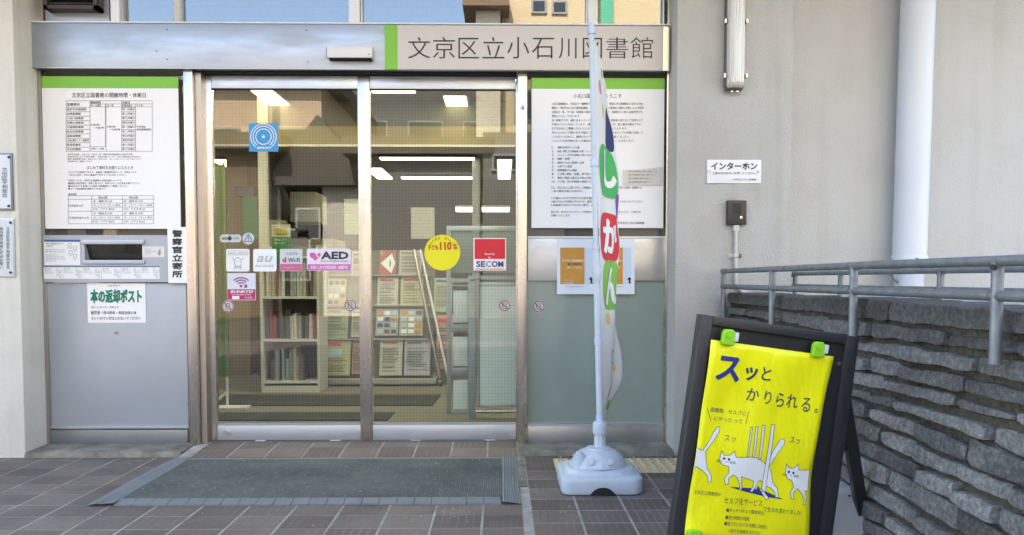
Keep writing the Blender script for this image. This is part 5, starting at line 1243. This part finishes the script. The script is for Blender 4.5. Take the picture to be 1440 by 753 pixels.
# left cabinet with bins
TANW = mat('tan_panel', (.30, .24, .155), .7, var=.2, vscale=4)
cab('cabinet', TANW, (320, 180, 350, 548), 7.6, .5, 'tall tan cupboard behind the green banner', 'cupboard')
cab('green_bin', mat('green_plastic', (.03, .25, .11), .5), (341, 276, 362, 336), 7.4, .3, 'green plastic bin on the counter behind the stickers', 'bin')
cab('grey_bin', mat('slate_plastic', (.10, .12, .15), .5), (329, 262, 357, 276), 7.45, .3, 'dark slate case lying over the green bin', 'case')
cab('counter', mat('beige_counter', (.36, .34, .26), .7), (322, 336, 470, 540), 7.9, .6, 'beige counter block behind the book shelf', 'counter')
cab('white_cabinet', mat('cream_cabinet', (.46, .45, .38), .7), (408, 270, 444, 312), 7.8, .5, 'cream low cabinet above the counter behind the left door', 'cabinet')
c_ = P(385, 310, 7.5); hd = MB().lathe((c_.x, 7.5, c_.z), [(.12, 0), (.16, .10), (.15, .22), (.11, .33), (.04, .38)], 18).build('black_hood', mat('black_hood', (.03, .03, .035), .6), smooth=True); tag(hd, 'round topped black waste bin hood beside the green bin', 'bin')
st = MB().lathe((c_.x, 7.5, .03), [(.13, 0), (.13, c_.z - .035)], 18).build('bin_body', mat('khaki_body', (.30, .30, .16), .6), smooth=True); tag(st, 'khaki round bin body under the black hood', 'bin')
# back room boxes and openings
for k, a in enumerate((565, 585, 605, 624, 645)):
    cab('shelf_opening', mat('black_recess', (.03, .03, .028), .8), (a, 253, a + 15, 262), 12.7, .2, ['leftmost dark ceiling niche in the far room row', 'second dark niche from the left in the far room', 'middle dark niche of the far room row', 'fourth dark niche from the left in the far room', 'rightmost dark niche of the far room row'][k], 'niche', b=0)
cab('far_shelving', mat('brown_shelving', (.12, .10, .075), .8, var=.6, vscale=14, stretch=(5, 1, 2), col2=(.25, .22, .17)), (430, 300, 730, 395), 12.0, .5, 'long dark shelving at the back of the reading room', 'shelving')
cab('far_partition', mat('brown_partition', (.20, .155, .10), .8), (300, 160, 392, 300), 11.8, .1, 'brown partition at the far left of the reading room', 'partition')
# book shelf with books
YBk = 6.35
x0, x1 = P(367, 480, YBk).x, P(449, 480, YBk).x; zb_, zt2_ = .03, P(408, 345, YBk).z
SHW = mat('pale_metal_shelf', (.62, .62, .56), .5)
bs = thing('book_shelf', ((x0 + x1) / 2, YBk, .03), 'pale metal shelf full of books inside behind the left door', 'book shelf')
rot_ = .05
bx('side_panel', SHW, x0, x0 + .018, YBk, YBk + .30, zb_, zt2_, bs); bx('side_panel', SHW, x1 - .018, x1, YBk, YBk + .30, zb_, zt2_, bs)
bx('back_panel', mat('shelf_back', (.16, .16, .14), .8), x0 + .019, x1 - .019, YBk + .285, YBk + .3, zb_, zt2_, bs)
bx('plinth', SHW, x0 + .019, x1 - .019, YBk + .005, YBk + .28, zb_, P(408, 543, YBk).z, bs)
shz = [P(408, y_, YBk).z for y_ in (538, 479, 419, 362)]
for z_ in shz: bx('shelf_board', SHW, x0 + .0185, x1 - .0185, YBk + .002, YBk + .284, z_ - .010, z_ + .010, bs)
bcols = [(.72, .70, .62), (.16, .14, .12), (.35, .05, .05), (.07, .10, .20), (.78, .76, .68), (.25, .30, .22), (.60, .54, .40), (.30, .31, .30), (.06, .06, .07), (.60, .56, .46), (.40, .14, .12), (.30, .42, .42)]
BKM = [mat('book_cloth_%d' % i, c, .7, var=.8, vscale=60, stretch=(1, 1, .8), col2=tuple(x * .35 + .08 for x in c)) for i, c in enumerate(bcols)]
rb = random.Random(9)
BCN = ['cream', 'charcoal', 'dark red', 'navy', 'ivory', 'moss green', 'tan', 'grey', 'black', 'buff', 'maroon', 'teal']
ORD = 'first second third fourth fifth sixth seventh eighth ninth tenth eleventh twelfth thirteenth fourteenth fifteenth sixteenth seventeenth eighteenth nineteenth twentieth'.split()
def book(x, w_, h, z, Y, d, m, lab, tilt=0):
    mb = MB(); q = w_ * .3                   # rounded spine towards the door, pages recessed at the top
    mb.add([(x, Y + d, z), (x, Y + .008, z), (x + q, Y, z), (x + w_ - q, Y, z), (x + w_, Y + .008, z), (x + w_, Y + d, z), (x + tilt, Y + d, z + h), (x + tilt, Y + .008, z + h), (x + q + tilt, Y, z + h), (x + w_ - q + tilt, Y, z + h), (x + w_ + tilt, Y + .008, z + h), (x + w_ + tilt, Y + d, z + h)],
           [(0, 1, 7, 6), (1, 2, 8, 7), (2, 3, 9, 8), (3, 4, 10, 9), (4, 5, 11, 10), (5, 0, 6, 11), (5, 4, 3, 2, 1, 0), (6, 7, 8, 9, 10, 11)])
    o = mb.build('book', m); tag(o, lab, 'book', 'books standing on the pale metal shelf'); return o
for row, (a, b, hmin, hmax, lab) in enumerate(((372, 425, .17, .30, 'book standing on the bottom board of the metal shelf'), (368, 447, .20, .255, 'book standing on the middle board of the metal shelf'), (371, 446, .27, .33, 'book standing on the upper board of the metal shelf'))):
    nb = 0; x = P(a, 470, YBk).x + .004; xe = P(b, 470, YBk).x - .01
    while x < xe:
        w_ = rb.uniform(.016, .042); h = rb.uniform(hmin, hmax)
        if rb.random() < (.22 if row == 0 else .08): x += w_ * .8; continue
        book(x, w_, h, shz[row] + .0105, YBk + rb.uniform(.03, .06), .17, BKM[(ci := rb.randrange(12))], BCN[ci] + ' ' + lab.replace('book standing', 'book, %s from the left' % ORD[nb]), tilt=rb.uniform(-.004, .004)); x += w_ + .002; nb += 1
# magazine racks: slanted tiers of leaflets on A-frames
def leaflet_mat(k, c, c2):
    m, n, l, p = nt('leaflet_%d' % k); g = n.new('ShaderNodeNewGeometry'); mp = n.new('ShaderNodeMapping'); mp.inputs['Scale'].default_value = (3, 1, 3); l.new(g.outputs['Position'], mp.inputs[0])
    t = n.new('ShaderNodeTexNoise'); t.inputs['Scale'].default_value = 2.2; t.inputs['Detail'].default_value = 3; l.new(mp.outputs[0], t.inputs[0])
    r = n.new('ShaderNodeValToRGB'); r.color_ramp.interpolation = 'CONSTANT'; r.color_ramp.elements[0].color = (*c, 1); r.color_ramp.elements[1].position = .62; r.color_ramp.elements[1].color = (*[a * .75 + b * .25 for a, b in zip(c, c2)], 1)
    l.new(t.outputs[0], r.inputs[0]); l.new(r.outputs[0], p.inputs['Base Color']); p.inputs['Roughness'].default_value = .6; return m
LM = [leaflet_mat(i, c, d) for i, (c, d) in enumerate((((.46, .45, .26), (.33, .30, .14)), ((.36, .42, .30), (.22, .30, .24)), ((.50, .49, .42), (.22, .21, .20)), ((.45, .28, .24), (.28, .12, .12)), ((.42, .40, .38), (.16, .14, .20)), ((.52, .50, .33), (.30, .34, .16)), ((.40, .10, .09), (.55, .50, .44)), ((.40, .42, .44), (.12, .14, .22))))]
YM = 6.75
mr = thing('magazine_rack', (P(545, 540, YM).x, YM, .03), 'wheeled slanting leaflet rack inside behind both doors', 'magazine rack')
RKG = mat('rack_grey', (.42, .42, .37), .45, .2)
rk0, rk1 = P(452, 500, YM).x, P(617, 500, YM).x
zb1, zt1 = P(540, 533, YM).z, P(540, 350, YM).z; lean_ = .30
bx('bottom_tray', RKG, rk0, rk1 - .02, YM - .02, YM + .45, zb1 - .05, zb1, mr, b=.004)
for z_ in [zb1 + (zt1 - zb1) * f_ for f_ in (.30, .56, .80)]:
    y_ = YM + .04 + (z_ - zb1) * lean_; bx('ledge', RKG, rk0 + .01, rk1 - .10, y_ - .05, y_ + .03, z_ - .008, z_ + .004, mr)
MB().add([(rk0, YM + .05, zb1), (rk1 - .06, YM + .05, zb1), (rk1 - .06, YM + .05 + (zt1 - zb1) * lean_, zt1), (rk0, YM + .05 + (zt1 - zb1) * lean_, zt1), (rk0, YM + .07, zb1), (rk1 - .06, YM + .07, zb1), (rk1 - .06, YM + .07 + (zt1 - zb1) * lean_, zt1), (rk0, YM + .07 + (zt1 - zb1) * lean_, zt1)], [(0, 1, 2, 3), (7, 6, 5, 4), (0, 4, 5, 1), (1, 5, 6, 2), (2, 6, 7, 3), (3, 7, 4, 0)]).build('back_board', mat('rack_back', (.13, .13, .11), .8), mr)
xt, xbm = P(577, 345, YM).x, P(619, 540, YM).x
MB().tube([(xt, YM + .28, zt1), (xbm, YM - .02, .10)], .016, 10).build('slanting_leg', STEEL_DK, mr, smooth=True); MB().tube([(xt + .06, YM + .28, zt1), (xbm + .075, YM - .02, .10)], .012, 10).build('slanting_leg', ALU_W, mr, smooth=True)
MB().tube([(rk0 + .0, YM - .02, .10), (rk0 + .0, YM + .25, zt1)], .014, 10).build('slanting_leg', ALU_W, mr, smooth=True)
for x_ in (rk0 + .03, xbm, xbm + .08): MB().tube([(x_ - .015, YM - .01, .062), (x_ + .015, YM - .01, .062)], .031, 14).build('wheel', mat('rack_wheel', (.22, .22, .20), .5), mr, smooth=True)
def leaf(rc, k, lab):
    a, b, c, d = rc; z0, z1 = P(a, d, YM).z, P(a, b, YM).z; x0, x1 = P(a, (b + d) / 2, YM).x, P(c, (b + d) / 2, YM).x; y0 = YM + .025 + (z0 - zb1) * lean_; y1 = YM + .025 + (z1 - zb1) * lean_
    o = MB().add([(x0, y0, z0), (x1, y0, z0), (x1, y1, z1), (x0, y1, z1), (x0, y0 + .012, z0), (x1, y0 + .012, z0), (x1, y1 + .012, z1), (x0, y1 + .012, z1)], [(0, 1, 2, 3), (7, 6, 5, 4), (0, 4, 5, 1), (1, 5, 6, 2), (2, 6, 7, 3), (3, 7, 4, 0)]).build('leaflet', LM[k]); tag(o, lab, 'leaflet', 'leaflets on the slanting rack')
    rl = random.Random(lab); hd = [RED, NAVY, TGREEN, INKG, MAG, mat('olive_print', (.25, .24, .08), .6)][rl.randrange(6)]
    pr = Print(lambda u_, v_, l_: Vector((x0 + (x1 - x0) * u_, y1 + (y0 - y1) * v_ - .004 - l_, z1 + (z0 - z1) * v_)))
    if 'diamond' in lab: pr.poly([(.08, .5), (.75, .12), (.98, .5), (.75, .88)], PAPER); pr.rect(.62, .40, .70, .62, INKG, .002)
    elif 'grid' in lab or 'cards' in lab:
        for a_ in range(3):
            for b_ in range(4): pr.rect(.08 + a_ * .31, .08 + b_ * .23, .32 + a_ * .31, .22 + b_ * .23, [ORG, INKG, NAVY, PAPER, BLUEG][rl.randrange(5)])
    else:
        pr.rect(.10, .07, rl.uniform(.6, .9), .07 + rl.uniform(.03, .08), hd)
        if rl.random() < .55: pr.rect(.12, .24, rl.uniform(.4, .88), .46, [ORG, BLUEG, LBLUE, INKG][rl.randrange(4)]); v0 = .52
        else: v0 = .24
        while v0 < .9: pr.rect(.12, v0, rl.uniform(.6, .9), v0 + .014, INKG); v0 += rl.choice([.045, .045, .09])
    pr.build(o)
for rc, k, lab in (((451, 392, 478, 433), 5, 'pale leaflet with picture grid on the upper left tier'), ((452, 436, 484, 478), 1, 'pale green leaflet on the middle left tier'), ((454, 481, 490, 529), 0, 'olive yellow leaflet on the lowest left tier'), ((489, 437, 505, 476), 2, 'white printed leaflet beside the left door stile'), ((493, 479, 507, 527), 3, 'salmon leaflet on the lowest tier beside the middle stile'), ((484, 352, 508, 392), 4, 'dark pictured leaflet under the AED sticker'),
                    ((525, 350, 549, 389), 6, 'red leaflet with a white diamond on the top tier'), ((554, 350, 587, 388), 4, 'grey brown leaflet on the top tier of the right door'), ((524, 390, 554, 433), 2, 'cream timetable leaflet on the second tier'), ((558, 389, 591, 432), 0, 'yellow green framed leaflet on the second tier'), ((524, 436, 556, 474), 7, 'small picture cards leaflet on the third tier'), ((558, 436, 592, 474), 4, 'blue and grey cards leaflet on the third tier'), ((532, 479, 564, 529), 2, 'cream newsletter with red heading on the lowest tier'), ((567, 479, 604, 529), 7, 'pamphlet with blue foot on the lowest tier'), ((607, 391, 633, 440), 1, 'grey green leaflet beyond the slanting leg'), ((612, 445, 636, 520), 3, 'brown leaflet low beyond the slanting leg')):
    leaf(rc, k, lab)
# small stand sign and newspaper
x0, x1, z0, z1 = RC(382, 316, 408, 350, 6.1)
t = thing('stand_sign', ((x0 + x1) / 2, 6.1, z0), 'small standing sign with yellow picture over green text panel', 'sign')
zm = P(395, 333.5, 6.1).z; bx('yellow_panel', mat('cream_card', (.55, .53, .42), .6), x0, x1, 6.1, 6.115, zm, z1, t); bx('picture', mat('ochre_print', (.45, .33, .04), .6), x0 + .025, x1 - .025, 6.096, 6.0995, zm + .02, z1 - .03, t); bx('green_panel', mat('green_card', (.06, .22, .05), .6), x0, x1, 6.1, 6.115, z0 - .12, zm - .001, t)
pr = Print(lambda a, b, l: P(a, b, 6.1 - l)); small(pr, '返却はこちら', 385, 336, 3, m=PAPER, wid=18); small(pr, 'お願いします', 385, 341, 2.6, m=PAPER, wid=15); pr.build(t)
o = cab('notice_sheet', LM[2], (578, 292, 611, 336), 7.35, .01, 'large printed sheet hanging left above the yellow sticker', 'notice sheet', b=0)
o = cab('notice_sheet', LM[1], (484, 280, 505, 330), 7.3, .01, 'pale printed sheet hanging beside the middle door stile', 'notice sheet', b=0)
# glazed steel trolley / return stand at the right
RF = mat('blue_grey_steel', (.34, .41, .46), .4, .4); AQ = mat('aqua_acrylic', (.80, .92, .97), .25, var=.15, vscale=4, col2=(.36, .52, .58))
YT = 5.15
t = thing('display_stand', (P(690, 585, YT).x, YT, .03), 'blue grey steel stand with pale aqua panels behind the right door', 'display stand')
def fpx(name, m, rc, Y, d): return pbx(name, m, rc, Y, d, t, b=.002)
fpx('top_rail', ALU_RAIL, (628, 318, 728, 325), YT + .2, .04); fpx('post', RF, (628, 325, 634, 596), YT + .2, .03)
fpx('mid_rail', RF, (633, 392, 665, 398), YT + .2, .03); fpx('back_panel', mat('teal_glassy', (.20, .27, .25), .3), (634, 327, 728, 384), YT + .26, .02)
fpx('cross_rail', RF, (660, 388, 728, 394), YT - .02, .04)
fpx('post', RF, (658.5, 388, 669, 597), YT, .035)
for a, b in ((409, 454), (474, 515), (535, 576)): fpx('side_panel', AQ, (637.5, a, 657.5, b), YT + .19, .02); fpx('side_rail', RF, (635, b + 3, 658, b + 13), YT + .18, .03)
for a in (403, 466, 529): fpx('side_rail', RF, (634, a - 2, 658, a), YT + .185, .02)
fpx('acrylic_panel', AQ, (675, 403, 728, 569), YT, .01); fpx('panel_frame', mat('frame_grey', (.35, .36, .36), .4), (671, 398, 675, 573), YT - .004, .02); fpx('panel_frame', ALU_RAIL, (675, 397, 728, 402.5), YT - .004, .02); fpx('panel_frame', ALU_RAIL, (671, 569.5, 728, 573), YT - .004, .02)
c0, c1 = P(668, 578, YT), P(740, 578, YT); MB().tube([(c0.x, YT - .02, c0.z), (c1.x, YT - .02, c1.z)], .013, 10).build('foot_rail', STEEL, t, smooth=True)
# interior floor mats
for k, rc in enumerate((((300, 571), (608, 571), (620, 556), (300, 556)), ((300, 592), (545, 592), (555, 581), (300, 581)))):
    q = [P(*p, z=.03) for p in rc]; o = MB().add([tuple(v) for v in q] + [(v.x, v.y, .036) for v in q], [(4, 5, 6, 7), (0, 1, 5, 4), (1, 2, 6, 5), (2, 3, 7, 6), (3, 0, 4, 7)]).build('floor_mat', mat('dark_entrance_mat', (.045, .047, .042), .9, var=.4, vscale=3, stretch=(1, 30, 1), col2=(.08, .08, .07)))
    tag(o, ['farther dark ribbed mat on the reading room floor', 'nearer dark ribbed mat just inside the sliding doors'][k], 'floor mat')

# ================================================================== ACROSS THE STREET (seen mirrored in the glass and steel)
def V(px, py, Yb): return P(px, py, 2 * YF - Yb)
def house(name, x0, x1, z1, Yb, wallm, label, wins, roof=None, depth=7, win_m=None):
    t = thing(name, ((x0 + x1) / 2, Yb, -.1), label, 'house')
    bx('wall', wallm, x0, x1, Yb - depth, Yb, -.12, z1, t)
    if roof is not None:
        e = .4
        if roof == 'gable':
            xm = (x0 + x1) / 2; MB().prism([(x0 - e, z1 + .002), (x1 + e, z1 + .002), (xm, z1 + 2.0)], Yb - depth - e, Yb + e).build('roof', RFM, t)
        else: bx('roof', RFM, x0 - e, x1 + e, Yb - depth - e, Yb + e, z1 + .002, z1 + .45, t)
    for (a, b, c, d) in wins:
        w_ = bx('window', mat('window_frame_grey', (.30, .30, .29), .4), a - .06, b + .06, Yb, Yb + .06, c - .06, d + .06, t)
        bx('pane', mat('far_window_pane', (.03, .04, .05), .1), a, b, Yb + .061, Yb + .07, c, d, w_)
    return t
RFM = mat('brown_roof', (.10, .085, .075), .8)
CREAM = mat('cream_render', (.60, .50, .32), .9); PEACH = mat('peach_render', (.62, .46, .32), .9); GREYR = mat('grey_render', (.17, .165, .155), .9); BROWNR = mat('brown_render', (.16, .12, .09), .9)
Yb = -13.0
a0 = V(706, 10, Yb); b0 = V(832, 10, Yb); w1 = V(750, 15, Yb), V(766, 1, Yb); w2 = V(779, 16, Yb), V(795, 3, Yb)
house('house', a0.x, b0.x, 12.5, Yb, CREAM, 'tall cream house with small grey windows mirrored in the upper glass', [(w1[0].x, w1[1].x, w1[0].z, w1[1].z), (w2[0].x, w2[1].x, w2[0].z, w2[1].z)] + [(a0.x + .4, a0.x + 1.0, 5.6, 6.4)], depth=8)
a1 = V(670, 22, Yb); house('house', a1.x, a0.x - .05, V(690, 24, Yb).z, Yb + .6, mat('pale_render', (.66, .60, .48), .9), 'low pale annex with a brown roof beside the tall cream house', [], depth=5)
bx('roof', mat('rust_brown_roof', (.20, .13, .085), .8), a1.x - .35, a0.x + .2, Yb - 4, Yb + 1.0, V(690, 24, Yb).z + .002, V(690, 24, Yb).z + .5, bpy.data.objects['house.001'])
a2 = V(845, 10, Yb); house('house', a2.x, a2.x + 6, 13, Yb, CREAM, 'cream apartment house with a green corner stripe', [(a2.x + 1.2 + 1.6 * i, a2.x + 2.2 + 1.6 * i, 1 + 2.8 * j, 2.3 + 2.8 * j) for i in range(3) for j in range(4)])
tg = bx('corner_stripe', mat('green_tiles', (.08, .42, .26), .6), a2.x - .01, V(862, 10, Yb).x, Yb + .0, Yb + .12, 0, 12.9, bpy.data.objects['house.002'])
house('house', -11.5, -5.2, 6.6, Yb, PEACH, 'peach two storey house farthest left across the street', [(-10.8 + 2 * i, -9.6 + 2 * i, 1.0 + 2.9 * j, 2.4 + 2.9 * j) for i in range(3) for j in range(2)], roof='flat')
g0, g1 = V(392, 300, Yb), V(508, 300, Yb)
house('house', g0.x, g1.x, V(450, 262, Yb).z, Yb, mat('ivory_render', (.55, .52, .46), .9), 'narrow ivory house with a steep gable roof opposite the left door', [(g0.x + .5, g0.x + 1.1, 2.2, 3.0)], roof='gable')
house('house', g0.x - 4.4, g0.x - .1, 4.6, Yb + .6, BROWNR, 'dark brown house with a flat roof beside the gabled house', [(g0.x - 3.9, g0.x - 3.1, 2.9, 3.9)], roof='flat')
house('house', g1.x + .1, -.62, 4.4, Yb + 1.0, GREYR, 'grey shed between the gabled house and the garages', [], roof='flat')
house('house', -17, 8, 9.6, -24, mat('slate_render', (.13, .13, .13), .9), 'long dark slate apartment block behind the row of small houses', [(-16 + 2.4 * i, -14.6 + 2.4 * i, 6.6, 7.8) for i in range(10)])
house('house', 12.5, 24, 9, Yb, PEACH, 'long peach building at the right end of the street', [(13.4 + 2.2 * i, 14.8 + 2.2 * i, 1 + 2.8 * j, 2.4 + 2.8 * j) for i in range(5) for j in range(3)])
house('house', -26, -12, 8, Yb, GREYR, 'long grey building at the left end of the street', [(-25 + 2.4 * i, -23.4 + 2.4 * i, 1 + 2.8 * j, 2.4 + 2.8 * j) for i in range(5) for j in range(2)])
house('house', -.5, a1.x + 3.2 if False else 6.4, 5.0, Yb + 1.3, GREYR, 'wide dark grey row of garages in front of the cream house', [(i * 1.25 - .2, i * 1.25 + .6, 4.0, 4.35) for i in range(5)])
o = thing('utility_pole', (-7.5, -9.0, -.1), 'grey concrete utility pole across the street carrying cables', 'utility pole')
MB().tube([(-7.5, -9, -.1), (-7.5, -9, 11)], [.17, .11], 12).build('shaft', mat('pole_concrete', (.35, .35, .34), .9), o, smooth=True); bx('crossarm', GALV, -8.4, -6.6, -9.05, -8.95, 9.6, 9.72, o)
p0, p1, p2 = V(200, -8, -9), V(840, 48, -9), V(495, 20, -9)
cb = MB()
def wire(a, b, sag, r=.022):
    pts = []
    for k in range(25):
        t_ = k / 24; q = a.lerp(b, t_); q.z -= sag * 4 * t_ * (1 - t_); pts.append(q)
    return MB().tube(pts, r, 5)
o = wire(V(60, -14, -9), V(900, 52, -9), .10, .024).build('cable', RUBBER); tag(o, 'thick black cable sloping across the mirrored sky', 'cable', 'cables over the street')
o = wire(V(60, -60, -9.3), V(900, 28, -9.3), .2, .012).build('cable', RUBBER); tag(o, 'thin black cable high above the thick one', 'cable', 'cables over the street')
